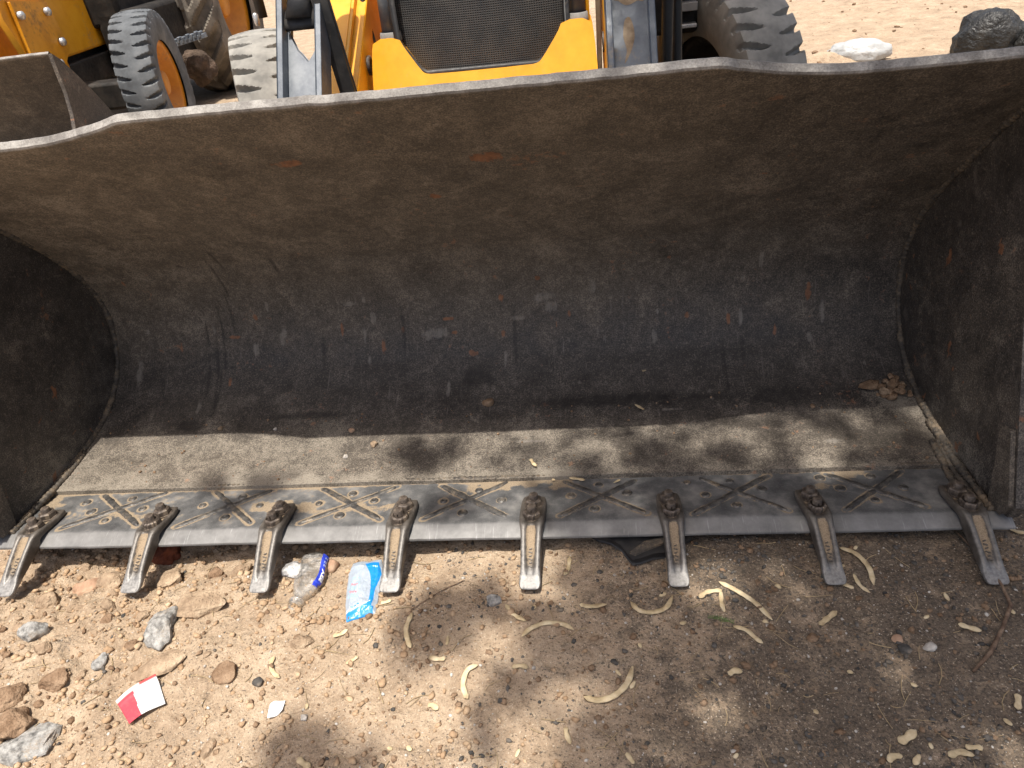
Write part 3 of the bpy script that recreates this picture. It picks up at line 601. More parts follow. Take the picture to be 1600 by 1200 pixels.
def wheel(name, parent, loc, steer, tyre_src, Rrim, Wr, out, mat_rim, spin=0.):
    t = tyre_src.copy(); COL.objects.link(t); t.name = name; t.parent = parent; t.location = loc; t.rotation_euler = (spin, 0, steer)
    rm = rim_mesh('rim', Rrim, Wr, mat_rim, t, out)
    for k in range(6):
        a = math.pi / 3 * k + .3; h = MB().lathe([(.013, 0), (.013, .016), (.004, .018), (.0001, .018)], n=6, ax='x').build('wheel_nut', M['nut'], t); h.location = (out * Wr * -.11, Rrim * .42 * math.cos(a), Rrim * .42 * math.sin(a)); h.scale = (out, 1, 1)
    return t
TY_A = tyre_mesh('front_tyre', .435, .245, 36, 'road', M['tyre']); TY_B = tyre_mesh('front_tyre', .435, .245, 36, 'road', M['tyre_clean'], 480, 48); TY_C = tyre_mesh('rear_tyre', .72, .45, 20, 'tractor', M['tyre_old'], 480, 48)

# ================================================================== BACKHOE LOADER behind the bucket
def shear(o, k=.80, z0=.84):
    for v in o.data.vertices: v.co.y += k * (v.co.z - z0)
    return o
def link_plates(parent, cx, y, side):
    """upright tilt link: two slate plates joined by a web, worn bare at the top"""
    w = .055
    for s in (-1, 1): shear(MB().prism([(y - .012, .60), (y + .075, .60), (y + .075, 1.30), (y - .012, 1.30)], 'x', cx + s * w - .009, cx + s * w + .009).build('link_plate', M['slate'] if side > 0 else M['slate'], parent, bevel=.003))
    if side < 0:
        shear(MB().prism([(cx - w + .010, .62), (cx + w - .010, .62), (cx + w - .010, .925), (cx + .028, .90), (cx + .012, .882), (cx - .006, .90), (cx - .020, .912), (cx - w + .010, .955)], 'y', y + .030, y + .044).build('link_web', M['slate'], parent, bevel=.002))
        shear(MB().tube([(cx - w + .012, y + .02, .985), (cx + w - .012, y + .02, .985)], .026, 18).build('cross_pin', M['black'], parent, True))
        shear(MB().tube([(cx, y - .012, .990), (cx + .001, y + .01, 1.06), (cx + .003, y + .03, 1.32)], [.036, .034, .040], 18).build('ram_barrel', M['black'], parent, True))
    else:
        shear(MB().prism([(cx - w + .010, .62), (cx + w - .010, .62), (cx + w - .010, 1.28), (cx - w + .010, 1.28)], 'y', y + .018, y + .030).build('link_web', M['slate'], parent, bevel=.002))
        # paint worn through to primer and yellow
        V, F = blob2d([(cx - .014, .905), (cx - .001, .912), (cx + .008, .893), (cx + .010, .868), (cx + .002, .845), (cx - .008, .828), (cx - .019, .815), (cx - .012, .842), (cx - .019, .872)], y + .0172)
        shear(mesh('worn_patch', V, F, M['bare'], parent))
        V, F = blob2d([(cx - .044, 1.14), (cx + .044, 1.14), (cx + .044, .962), (cx + .020, .945), (cx - .006, .938), (cx - .026, .948), (cx - .044, .972)], y + .0172)
        shear(mesh('worn_patch', V, F, M['bare'], parent))
        V, F = blob2d([(cx - .024, 1.16), (cx + .024, 1.16), (cx + .016, .995), (cx + .004, .968), (cx - .006, .970), (cx - .017, .998)], y + .0164)
        shear(mesh('yellow_patch', V, F, M['yellow_worn'], parent))
def blob2d(pts, y, sub=6):
    P = [Vector(p) for p in pts]; n = len(P); Q = []
    for i in range(n):
        a, b, c, d = P[i - 1], P[i], P[(i + 1) % n], P[(i + 2) % n]
        for k in range(sub):
            t = k / sub; Q.append(.5 * ((2 * b) + (c - a) * t + (2 * a - 5 * b + 4 * c - d) * t * t + (3 * b - a - 3 * c + d) * t ** 3))
    return [(q.x, y, q.y) for q in Q], [tuple(range(len(Q) - 1, -1, -1))]
def loader_front(root, dx=0.0, lod=False):
    """yellow nose with black mesh grille, posts, arms and chassis, nose at local y=0 facing -Y, x=0 on the centre line"""
    # chassis and engine bay: dark mass behind
    MB().box((0, 1.35, .86), (.50, 2.2, .60)).build('engine_bay', M['dark'], root, bevel=.02)
    MB().box((0, 1.2, .50), (.66, 2.6, .16)).build('chassis_rail', M['dark'], root, bevel=.01)
    MB().prism([(-.32, .62), (.32, .62), (.32, 1.20), (.27, 1.38), (-.27, 1.38), (-.32, 1.20)], 'y', .10, 1.9).build('hood', M['yellow'], root, bevel=.02)
    MB().box((0, .62, .40), (1.62, .16, .17)).build('front_axle', M['dark'], root, bevel=.02)
    # nose: sloping yellow bumper with a U-shaped opening
    outer = [(-.345, .46), (.345, .46), (.345, .72), (.337, .83), (.330, .862), (.262, .862), (.250, .838), (.196, .770), (.180, .757), (.150, .752), (-.165, .752), (-.196, .757), (-.212, .770), (-.262, .838), (-.275, .862), (-.338, .862), (-.345, .83), (-.352, .72)]
    for _ in range(1): outer = [q for i in range(len(outer)) for a, b in ((outer[i], outer[(i + 1) % len(outer)]),) for q in ((a[0] * .75 + b[0] * .25, a[1] * .75 + b[1] * .25), (a[0] * .25 + b[0] * .75, a[1] * .25 + b[1] * .75))]
    MB().prism(outer, 'y', -.030, .11).build('nose_surround', M['yellow'], root, bevel=.014, seg=4)
    ns_ = root.children[-1]
    for v in ns_.data.vertices:
        if lod: v.co.z = max(v.co.z, .64)
        v.co.y += .42 * (v.co.z - .862)
    V = []; F = []
    nx_, nz_ = 24, 20
    for i in range(nx_ + 1):
        for k in range(nz_ + 1):
            z = .745 + (1.42 - .745) * k / nz_; hwid = np.interp(z, [.745, .765, .84, 1.5], [.170, .205, .268, .285]); x = -hwid - .008 + 2 * hwid * i / nx_
            V.append((x, -.012 + .05 * (x / .28) ** 2 + .06 * (z - .75), z))
    mesh('grille_mesh', V, [tuple(q) for q in grid_quads(nx_ + 1, nz_ + 1)], M['grille'], root, True)
    fr = [(-.272, .006, 1.42), (-.276, .0, .86), (-.262, -.010, .838), (-.214, -.016, .772), (-.192, -.018, .758), (.170, -.018, .756), (.196, -.016, .772), (.250, -.010, .838), (.266, .0, .86), (.268, .006, 1.42)]
    MB().tube(fr, .011, 8).build('grille_frame', M['black'], root, True)
    for s, x0 in ((-1, -.304), (1, .300)):
        MB().tube([(x0, .035, .858), (x0 + s * -.002, .045, 1.0), (x0 - s * .010, .07, 1.42)], .027, 20).build('guard_post', M['slate'] if not lod else M['black'], root, True)
        MB().lathe([(.030, .022), (.033, .020), (.036, .0), (.036, -.006), (.028, -.008)], (x0, .035, .864), n=24).build('rubber_collar', M['rubber'], root, True)
    for s in (-1, 1):
        x0 = s * .455; y0 = -.12 if lod else -.52
        # loader arm: box section sloping down beside the nose towards the bucket
        arm = MB().prism([(y0, .885 + .667 * y0), (.9, 1.485), (.9, 1.25), (y0 + .12, .885 + .667 * y0 - .17)], 'x', x0 - .075, x0 + .075).build('loader_arm', M['yellow'] if not lod else M['yellow_worn'], root, bevel=.008)
        MB().prism([(y0 + .1, .890 + .667 * (y0 + .1)), (.85, 1.457), (.85, 1.475), (y0 + .1, .906 + .667 * (y0 + .1))], 'x', x0 + .030 - .006, x0 + .030 + .006).build('arm_rib', M['yellow'], arm, bevel=.002)
        MB().lathe([(.030, -.004), (.030, .006), (.018, .010), (.016, .004), (.0001, .004)], (x0 - s * .076, -.02, .80), 'x', 18).build('arm_pin', M['nut'], arm, True)
loader = tag(empty('backhoe_loader', (0, 1.30, 0)), 'yellow backhoe loader with black mesh grille standing right behind the large bucket', 'loader')
loader_front(loader)
link_plates(loader, -.460, -.45, -1); link_plates(loader, .437, -.45, 1)
# lever and hoses beside the left link
MB().prism([(-.350, .70), (-.388, .70), (-.425, 1.10), (-.385, 1.10)], 'y', -.32, -.295).build('diagonal_lever', M['black'], loader, bevel=.003)
MB().tube([(.560, -.30, .36), (.545, -.28, .7), (.548, -.26, 1.0), (.55, -.2, 1.4)], .016, 12).build('hydraulic_hose', M['hose'], loader, True)
MB().tube([(.592, -.25, .36), (.580, -.25, .7), (.575, -.22, 1.0), (.57, -.15, 1.4)], .014, 12).build('hydraulic_hose', M['hose'], loader, True)
MB().box((.368, .10, .92), (.016, .03, 1.0)).build('side_bracket', M['tan_trim'], loader, bevel=.003)
MB().box((.405, .16, .92), (.008, .02, 1.0)).build('side_bracket', M['tan_trim'], loader, bevel=.002)
MB().tube([(.39, .12, .60), (.388, .10, .80), (.40, .12, .86), (.41, .2, .88)], .009, 10).build('engine_pipe', M['hose'], loader, True)
MB().tube([(-.39, .12, .58), (-.386, .10, .86), (-.40, .14, .98), (-.385, .2, 1.1)], .012, 10).build('engine_pipe', M['hose'], loader, True)
for zz in (.86, .80, .735): MB().box((.70, .55, zz), (.09, .06, .014 if zz != .80 else .03)).build('steering_fitting', M['chrome'] if zz != .80 else M['rubber'], loader, bevel=.003)
MB().box((.66, .75, .88), (.20, .35, .36)).build('step_housing', M['dark'], loader, bevel=.02)
MB().box((-.64, .75, .88), (.20, .35, .36)).build('step_housing', M['dark'], loader, bevel=.02)
MB().tube([(-.69, -.02, .97), (-.69, -.02, 1.4)], .016, 10).build('hydraulic_pipe', M['black'], loader, True)
MB().lathe([(.006, -.02), (.009, -.012), (.009, .010), (.005, .016), (.0001, .017)], (-.70, -.05, .972), n=14).build('pipe_fitting', M['chrome'], loader, True)
wheel('front_wheel', loader, (-.985, .60, .435), math.radians(20), TY_A, .235, .20, -1, M['orange'], .1)
wheel('front_wheel', loader, (.865, .62, .435), math.radians(20), TY_A, .235, .20, -1, M['dark'], .35)

# ================================================================== SECOND LOADER, parked to the left behind
loader2 = tag(empty('backhoe_loader', (-3.42, 2.95, 0), (0, 0, math.radians(2))), 'second yellow backhoe loader parked further back at the left', 'loader')
loader_front(loader2, lod=True)
wheel('front_wheel', loader2, (.985, .62, .435), math.radians(13), TY_B, .235, .20, 1, M['orange'], .2)
wheel('front_wheel', loader2, (-.985, .62, .435), math.radians(13), TY_B, .235, .20, -1, M['orange'], .5)
wheel('rear_wheel', loader2, (.68, 2.60, .72), math.radians(4), TY_C, .40, .34, 1, M['orange'], .1)
wheel('rear_wheel', loader2, (-.68, 2.60, .72), 0, TY_C, .40, .34, -1, M['orange'], .3)
MB().box((0, 1.85, .98), (1.10, 1.15, .50)).build('cab_floor', M['dark'], loader2, bevel=.03)
MB().box((0, 2.6, .75), (.9, 1.6, .5)).build('rear_axle', M['dark'], loader2, bevel=.03)
MB().box((.52, 1.65, .62), (.34, .75, .42)).build('fuel_tank', M['dark'], loader2, bevel=.03)
st_ = MB()
for k in range(9): st_.box((.83 + .033 * k, 1.24, .585 + .0055 * k + .006 * (k % 2)), (.018, .05, .040), Matrix.Rotation(.25, 3, 'Y'))
st_.box((.965, 1.25, .592), (.32, .06, .03), Matrix.Rotation(-.165, 3, 'Y')).build('step_tread', M['slate'], loader2, bevel=.003)

# bell-crank plates of its loader arm
MB().prism([(-0.26, .92), (-0.04, 1.22), (0.26, 1.10), (0.18, .82), (0.04, .60), (-0.06, .70)], 'x', .30, .325).build('arm_plate', M['yellow_worn'], loader2, bevel=.004)
MB().prism([(-.10, 1.3), (.20, 1.3), (.22, .62), (.06, .50), (-.06, .62), (-.16, .95)], 'x', .66, .70).build('arm_plate', M['yellow_worn'], loader2, bevel=.004)
MB().prism([(-0.08, 1.02), (0.22, .98), (0.26, .74), (0.10, .62), (-0.10, .70)], 'x', .705, .725).build('arm_plate', M['yellow_worn'], loader2, bevel=.004)
for p in ((.728, -.06, .95), (.728, .18, .94), (.728, .20, .78), (.728, .10, .68)): MB().lathe([(.022, 0), (.022, .018), (.015, .024), (.0001, .026)], p, 'x', 14).build('pivot_pin', M['chrome'], loader2, True)
# its bucket
bucket2 = tag(empty('loader_bucket', (-3.47, 2.30, .10), (math.radians(-17), 0, math.radians(2))), 'plain brown loader bucket at the left edge with its end plate facing the camera', 'bucket')
b2 = make_shell(bucket2, 60, 70); bucket2.scale = (1, .88, .87)
for k, (x0, x1) in enumerate(((XL, XL - .02), (XR, XR + .02))): make_side(bucket2, x0, x1)
MB().prism([(-.08, -.055), (-.04, -.035), (.13, -.035), (.13, -.058)], 'x', XL, XR).build('cutting_edge', M['bead'], bucket2, bevel=.002)
MB().box((XR + .10, .40, .36), (.16, .30, .20)).build('side_counterweight', M['slate'], bucket2, bevel=.01)
for tt in (TY_A, TY_B, TY_C): bpy.data.objects.remove(tt)

# ================================================================== LITTER
def on(x, y, dz=0.): return (x, y, gz(x, y) + dz)
def ico(sub):
    bm = bmesh.new(); bmesh.ops.create_icosphere(bm, subdivisions=sub, radius=1); V = np.array([v.co[:] for v in bm.verts]); F = np.array([[v.index for v in f.verts] for f in bm.faces]); bm.free(); return V, F
ICO = {k: ico(k) for k in (1, 2, 3, 4)}
def stone(name, loc, size, seed, mat, sub=3, rough=.30, flat=.7, rz=0., parent=None, cut=True):
    V, F = ICO[sub]; V = V.copy(); r = np.random.default_rng(seed)
    if cut:
        for _ in range(9):
            d = r.normal(size=3); d /= np.linalg.norm(d); h = r.uniform(.55, .92); s = V @ d; V = V - np.where(s > h, (s - h) * .88, 0)[:, None] * d
    k = 1 + rough * fbm(V[:, 0] * 1.6 + seed, V[:, 1] * 1.6, V[:, 2] * 1.6, seed=seed % 97, octv=4, gain=.55)
    V = V * k[:, None] * np.array([size[0], size[1], (size[0] + size[1]) / 2 * flat])
    o = npmesh(name, V, F, mat, parent, True); o.data.set_sharp_from_angle(angle=math.radians(38)); o.location = loc; o.rotation_euler = (r.uniform(-.2, .2), r.uniform(-.2, .2), rz); return o
NAMED = [('rock', (-.638, -.285), (.038, .052), 11, 'rock_grey', .42, .75, .3, 'angular pitted light grey rock in the rubble', 'rock'),
         ('rock', (-.916, -.299), (.036, .030), 12, 'rock_grey', .25, .75, .1, 'rounded grey brown pitted stone at the left edge', 'rock'),
         ('dirt_clod', (-.579, -.228), (.055, .038), 13, 'clod', .22, .45, .2, 'broad flat topped tan clod right of the pitted grey rock', 'clod'),
         ('dirt_clod', (-.447, -.390), (.027, .026), 14, 'clod_dark', .2, .55, .2, 'smooth rounded brown clod standing alone in sunlit sand', 'clod'),
         ('rock', (-.770, -.540), (.060, .042), 15, 'rock_grey', .25, .35, .5, 'broad pale flat rock half buried at the bottom left', 'rock'),
         ('dirt_clod', (-.870, -.455), (.036, .030), 16, 'clod_dark', .3, .7, .2, 'dark brown clod at the left edge beside smaller ones', 'clod'),
         ('dirt_clod', (-.815, -.506), (.040, .034), 17, 'clod_dark', .3, .7, .9, 'largest dark brown angular clod at lower left', 'clod'),
         ('dirt_clod', (-.790, -.414), (.032, .022), 18, 'clod_dark', .3, .65, .4, 'elongated brown clod right of the left edge clods', 'clod'),
         ('stone', (-.912, -.150), (.038, .030), 19, 'clod_pink', .25, .6, .4, 'pinkish flat sided stone between the first two teeth', 'stone'),
         ('stone', (-.726, -.368), (.017, .022), 20, 'rock_grey', .3, .6, .4, 'small smooth grey stone left of the red and white packet', 'stone'),
         ('dirt_clod', (-.602, -.372), (.060, .034), 21, 'clod', .2, .32, .25, 'wide low tan clod below the pitted grey rock', 'clod'),
         ('dirt_clod', (-.855, -.135), (.034, .028), 22, 'clod', .3, .7, .4, 'rounded tan clod just left of the second tooth', 'clod'),
         ('dirt_clod', (-.965, -.195), (.028, .026), 23, 'clod', .3, .75, .4, 'knobbly tan clod just right of the first tooth tip', 'clod'),
         ('dirt_clod', (-.715, -.125), (.032, .030), 24, 'clod', .3, .75, .4, 'tan clod in front of the dark gap right of the second tooth', 'clod'),
         ('stone', (-.318, -.100), (.017, .022), 25, 'clod_pink', .15, .8, .1, 'smooth orange tan pebble at the base of the plastic bottle', 'stone'),
         ('stone', (-.374, -.407), (.013, .010), 26, 'stone_dark', .2, .7, .2, 'small black stone above the white paper scrap', 'stone'),
         ('stone', (-.262, -.474), (.009, .009), 27, 'stone_pale', .25, .8, .2, 'tiny white angular pebble right of the white paper scrap', 'stone'),
         ('stone', (.069, -.219), (.018, .014), 28, 'rock_grey', .3, .6, .2, 'blue grey stone lying between the fourth and fifth teeth', 'stone'),
         ('stone', (.840, -.340), (.013, .012), 29, 'stone_dark', .25, .7, .2, 'dark oval stone in the shaded dirt right of centre', 'stone'),
         ('stone', (.884, -.336), (.012, .010), 30, 'stone_pale', .25, .8, .2, 'pale stone beside a dark one in the shaded dirt', 'stone'),
         ('stone', (.686, -.310), (.012, .010), 31, 'clod_dark', .2, .7, .2, 'brown pebble below the seventh tooth', 'stone'),
         ('stone', (.835, -.318), (.012, .009), 32, 'clod_pink', .2, .7, .2, 'reddish brown pebble above a dark oval stone', 'stone')]
for nm, (x, y), sz, seed, mt, rg, fl, rz, lab, cat in NAMED:
    o = stone(nm, on(x, y, sz[0] * fl * .28), sz, seed, M[mt], 4 if sz[0] > .025 else 3, rg, fl, rz); tag(o, lab, cat)
# loose clods heaped along the left: each its own thing
cr = np.random.default_rng(77); placed = [(n[1][0], n[1][1], n[2][0] * 1.0) for n in NAMED]; cnt = 0
teeth_w = [(TX[i], -.19) for i in range(8)]
for _ in range(4000):
    if cnt >= 105: break
    x = -1.22 + abs(cr.normal(0, .34)); y = cr.uniform(-.60, .02); s = .0075 + .020 * cr.random() ** 2.4
    if x > -.30 or (y > -.18 and cr.random() < .35) : pass
    if x > -.28: continue
    if any(math.hypot(x - a, y - b) < c + s * .8 for a, b, c in placed) or any(abs(x - tx) < .035 + s and y > -.215 for tx, _y in teeth_w): continue
    if -.42 < x < -.15 and y > -.27: continue
    placed.append((x, y, s)); cnt += 1
    mt = 'clod_dark' if (x < -.72 and y < -.38 and cr.random() < .7) or cr.random() < .15 else 'clod'
    o = stone('dirt_clod', on(x, y, s * .08), (s * cr.uniform(.9, 1.5), s * cr.uniform(.75, 1.1)), int(200 + cnt), M[mt], 3, .3, cr.uniform(.55, .85), cr.uniform(0, 3.1))
    zone = ('under the first tooth' if y > -.22 and x < -.93 else 'between the first and third teeth' if y > -.22 and x < -.58 else 'near the third tooth' if y > -.22 else 'along the left edge beside the dark clods' if x < -.72 and y < -.36 else
            'around the rounded stone at the left' if x < -.72 else 'around the pitted grey rock' if y > -.36 else 'around the red and white packet' if x < -.46 else 'in the sand near the white paper scrap')
    col_ = 'tan' if mt == 'clod' else 'brown'
    tag(o, 'small loose %s clod %s' % (col_, zone), 'clod', 'loose %s clods %s' % (col_, zone))
# uncountable grit and crumbs
def scatter(name, n, mat, sizefn, posfn, seed, label, cat, sub=1, emb=.3):
    r = np.random.default_rng(seed); V0, F0 = ICO[sub]; P = posfn(r, n); n = len(P); S = sizefn(r, n); m = len(V0)
    k = 1 + .30 * r.normal(size=(n, m, 1)).clip(-1.2, 1.2)
    W = V0[None] * k * np.stack([r.uniform(.8, 1.4, n), r.uniform(.7, 1.1, n), r.uniform(.5, .85, n)], -1)[:, None, :] * S[:, None, None]
    a = r.uniform(0, 6.28, n); c, s = np.cos(a)[:, None], np.sin(a)[:, None]; X = W[..., 0] * c - W[..., 1] * s; Y = W[..., 0] * s + W[..., 1] * c
    Z = ground_h(P[:, 0], P[:, 1])
    V = np.stack([X + P[:, 0, None], Y + P[:, 1, None], W[..., 2] + (Z + S * emb)[:, None]], -1).reshape(-1, 3)
    F = (F0[None] + (np.arange(n) * m)[:, None, None]).reshape(-1, 3)
    return tag(npmesh(name, V, F, mat, None, False), label, cat, kind='stuff')
def pos_right(r, n):
    x = r.uniform(-.9, 1.3, n * 3); y = r.uniform(-.66, .04, n * 3); d = sstep(-.45, .7, x + .3 * fbm(x * 3, y * 3, seed=5)) * (.10 + .90 * sstep(-.10, .40, fbm(x * 9, y * 9, seed=6, octv=4))) + .03
    k = r.random(n * 3) < d; return np.c_[x, y][k][:n]
def pos_left(r, n):
    x = r.uniform(-1.35, .7, n * 3); y = r.uniform(-.66, .04, n * 3); d = sstep(.6, -.7, x + .2 * fbm(x * 3, y * 3, seed=15)) * (.3 + .7 * sstep(-.2, .3, fbm(x * 8, y * 8, seed=16, octv=3)))
    k = r.random(n * 3) < d; return np.c_[x, y][k][:n]
def pos_all(r, n): return np.c_[r.uniform(-1.3, 1.3, n), r.uniform(-.66, .04, n)]
def pos_far(r, n):
    a = np.c_[r.uniform(1.2, 5.2, n // 2), 3.2 + 5. * r.random(n // 2) ** 1.3]; b = np.c_[r.uniform(-4.5, -1.35, n // 2), r.uniform(-1.2, 3.5, n // 2)]; return np.r_[a, b]
scatter('dark_gravel', 10000, M['stone_dark'], lambda r, n: .0006 + .0050 * r.random(n) ** 7, pos_right, 301, 'scattered dark grit on the shaded dirt', 'gravel')
scatter('dirt_crumbs', 8000, M['crumb'], lambda r, n: .0009 + .0070 * r.random(n) ** 7, pos_left, 302, 'tan dirt crumbs scattered over the sunlit ground', 'dirt')
scatter('pale_gravel', 1300, M['stone_pale'], lambda r, n: .001 + .003 * r.random(n) ** 3, pos_all, 303, 'fine pale grit scattered over the dirt', 'gravel')
scatter('brown_crumbs', 3600, M['clod_dark'], lambda r, n: .0008 + .0065 * r.random(n) ** 5, pos_all, 304, 'brown dirt crumbs scattered over the ground', 'dirt')
scatter('far_gravel', 900, M['clod_dark'], lambda r, n: .004 + .020 * r.random(n) ** 7, pos_far, 305, 'scattered lumps on the bare ground behind', 'gravel')
# straw and hair-thin stalks
r5 = np.random.default_rng(401); sb = MB()
for k in range(260):
    x, y = r5.uniform(-1.2, 1.2), r5.uniform(-.62, .0); a = r5.uniform(0, 3.14); L = r5.uniform(.012, .055); b = r5.normal(0, .25); pts = []
    for q in (-.5, -.15, .2, .5): px, py = x + L * q * math.cos(a + b * q), y + L * q * math.sin(a + b * q); pts.append((px, py, gz(px, py) + .0018 + .002 * r5.random()))
    sb.tube(pts, .00045 + .0005 * r5.random(), 4, False)
tag(sb.build('dry_straw', M['straw'], None, True), 'thin dry stalks scattered over the dirt', 'straw', kind='stuff')
# seed pods ------------------------------------------------------------
def pod(name, pts3, w, seed, bulge=.18, flat=.34):
    P = [Vector(p) for p in pts3]; n = len(P); Q = []
    ex = [P[0] * 2 - P[1]] + P + [P[-1] * 2 - P[-2]]
    for i in range(n - 1):
        a, b, c, d = ex[i], ex[i + 1], ex[i + 2], ex[i + 3]
        for k in range(9): t = k / 9; Q.append(.5 * ((2 * b) + (c - a) * t + (2 * a - 5 * b + 4 * c - d) * t * t + (3 * b - a - 3 * c + d) * t ** 3))
    Q.append(P[-1]); m = len(Q); L = sum((Q[i + 1] - Q[i]).length for i in range(m - 1)); r = random.Random(seed); ph = r.uniform(0, 6)
    rad = []
    for i in range(m):
        s = i / (m - 1); e = max(.12, min(1, (s / .10) ** .6 if s < .10 else 1, ((1 - s) / .12) ** .7 if s > .88 else 1)); e = e if n > 2 and L > .022 else math.sqrt(max(.02, 1 - (2 * s - 1) ** 2)); rad.append(w / 2 * e * (1 + bulge * math.sin(s * L / .0095 * 6.28 * .5 + ph)))
    return MB().tube(Q, rad, 10, True, flat).build(name, M['pod'], None, True)
PODS = [([(-.096, -.253), (-.102, -.288), (-.093, -.318), (-.083, -.336)], .0105, 'curved straw coloured seed pod below the milk pouch on sunlit dirt'),
 ([(-.362, -.350), (-.363, -.368), (-.352, -.385), (-.334, -.398)], .009, 'short hooked seed pod above the white paper scrap'),
 ([(.056, -.373), (.037, -.385), (.031, -.411), (.038, -.432), (.044, -.441)], .0105, 'crescent seed pod standing alone at the edge of the sunlit sand'),
 ([(.135, -.308), (.153, -.287), (.184, -.274), (.217, -.279), (.238, -.291)], .0105, 'arched seed pod below the fifth tooth'),
 ([(.353, -.229), (.368, -.248), (.393, -.255), (.422, -.243), (.439, -.215)], .0105, 'U shaped seed pod below the sixth tooth'),
 ([(.250, -.233), (.271, -.236), (.305, -.233)], .0100, 'short straight seed pod left of the U shaped pod'),
 ([(.490, -.222), (.508, -.209), (.538, -.206)], .0105, 'bent seed pod touching another just right of the sixth tooth tip'),
 ([(.535, -.206), (.532, -.233), (.534, -.256)], .0090, 'short upright seed pod hanging off the end of a bent pod'),
 ([(.534, -.187), (.566, -.207), (.598, -.234), (.620, -.277)], .0110, 'long seed pod sloping down between sixth and seventh teeth'),
 ([(.545, -.286), (.567, -.297), (.581, -.314), (.593, -.325)], .0095, 'knobbly seed pod right below the green sprig'),
 ([(.255, -.434), (.281, -.440), (.310, -.430), (.335, -.405), (.348, -.371)], .0120, 'largest curved brownish seed pod in the shade at bottom centre'),
 ([(.340, -.414), (.350, -.400)], .0090, 'stub of pod tucked against the largest curved pod'),
 ([(.795, -.103), (.821, -.121), (.835, -.158), (.831, -.201)], .0110, 'long curved seed pod right of the seventh tooth'),
 ([(.765, -.173), (.778, -.193), (.793, -.204)], .0095, 'seed pod poking out below the seventh tooth tip'),
 ([(.802, -.170), (.806, -.198), (.820, -.215)], .0080, 'thin split pod inside the curve of a longer pod by the seventh tooth'),
 ([(.706, -.284), (.725, -.270), (.746, -.255)], .0110, 'straight slanting pod with dark holes below the seventh tooth'),
 ([(.953, -.286), (.968, -.294), (.988, -.301)], .0110, 'straight seed pod left of the bent twig'),
 ([(.770, -.507), (.786, -.500), (.804, -.488)], .0140, 'broad pale pod at lower right in the shade'),
 ([(.837, -.531), (.857, -.524), (.877, -.529)], .0110, 'arched pale pod near the bottom right edge'),
 ([(.744, -.540), (.752, -.531), (.768, -.530)], .0110, 'curled pale pod at the bottom edge right of centre'),
 ([(.780, -.545), (.794, -.529)], .0105, 'two lobed stub of pod at the bottom edge'),
 ([(.870, -.514), (.883, -.515), (.897, -.515)], .0090, 'narrow two part pod above the arched pod at bottom right'),
 ([(.990, -.425), (.984, -.440), (.978, -.452)], .0105, 'pointed pale pod at the right edge'),
 ([(-.247, -.551), (-.234, -.560), (-.219, -.566)], .0110, 'pod cut off by the bottom edge left of centre'),
 ([(.223, -.491), (.225, -.504), (.232, -.521)], .0085, 'two part pod below the largest curved pod'),
 ([(.325, -.533), (.331, -.543), (.337, -.552)], .0080, 'thin two part pod at the bottom edge near the centre'),
 ([(.120, -.375), (.138, -.375), (.152, -.377)], .0095, 'three lobed pod fragment below the arched pod'),
 ([(-.256, -.300), (-.238, -.300), (-.224, -.291)], .0095, 'pale pod fragment straight below the plastic bottle'),
 ([(-.209, -.367), (-.197, -.359), (-.189, -.350)], .0085, 'slanting two part pod fragment in open sunlit sand'),
 ([(-.042, -.357), (-.025, -.361), (-.009, -.360)], .0100, 'pale pod fragment left of the crescent pod'),
 ([(.096, -.228), (.115, -.252), (.142, -.272)], .0090, 'thin pod above the left end of the arched pod'),
 ([(.229, -.098), (.226, -.129), (.218, -.150)], .0090, 'upright pod leaning beside the fifth tooth'),
 ([(1.148, -.057), (1.159, -.068), (1.173, -.073)], .0100, 'pod at the right edge beside the last tooth'),
 ([(.519, -.387), (.531, -.380), (.545, -.381)], .0120, 'leaf shaped pale pod in the shaded dirt right of centre'),
 ([(-.030, -.452), (-.020, -.453), (-.009, -.461)], .0110, 'yellowish pod fragment left of the crescent pod tail'),
 ([(-.172, -.221), (-.161, -.220), (-.150, -.215)], .0085, 'pod fragment just right of the milk pouch')]
def gpts(L, dz): return [(x, y, gz(x, y) + dz) for x, y in L]
for i, (L, w, lab) in enumerate(PODS):
    o = pod('seed_pod', gpts(L, w * .42), w * .98, 500 + i, .07 if len(L) > 3 else .15); tag(o, lab, 'seed pod', 'fallen seed pods')
SEEDS = [(.157, -.235), (.731, -.384), (.832, -.406), (.653, -.457), (.954, -.472), (.901, -.274), (.958, -.225), (.649, -.197), (.451, -.280), (.320, -.384), (.827, -.103), (-.050, -.531), (-.084, -.533), (-.262, -.454), (.607, -.279), (.419, -.211), (.505, -.534), (.818, -.513), (-.012, -.319), (.142, -.539), (1.059, -.261), (.786, -.150), (.364, -.327)]
rs = random.Random(9)
for i, (x, y) in enumerate(SEEDS):
    a = rs.uniform(0, 3.14); L = rs.uniform(.010, .020); q = [(x - L / 2 * math.cos(a), y - L / 2 * math.sin(a)), (x, y), (x + L / 2 * math.cos(a), y + L / 2 * math.sin(a))]
    tag(pod('pod_segment', gpts(q, .0028), rs.uniform(.0065, .0095), 700 + i, .05), 'tiny single seed segment broken off a pale pod', 'pod piece', 'broken pod segments')
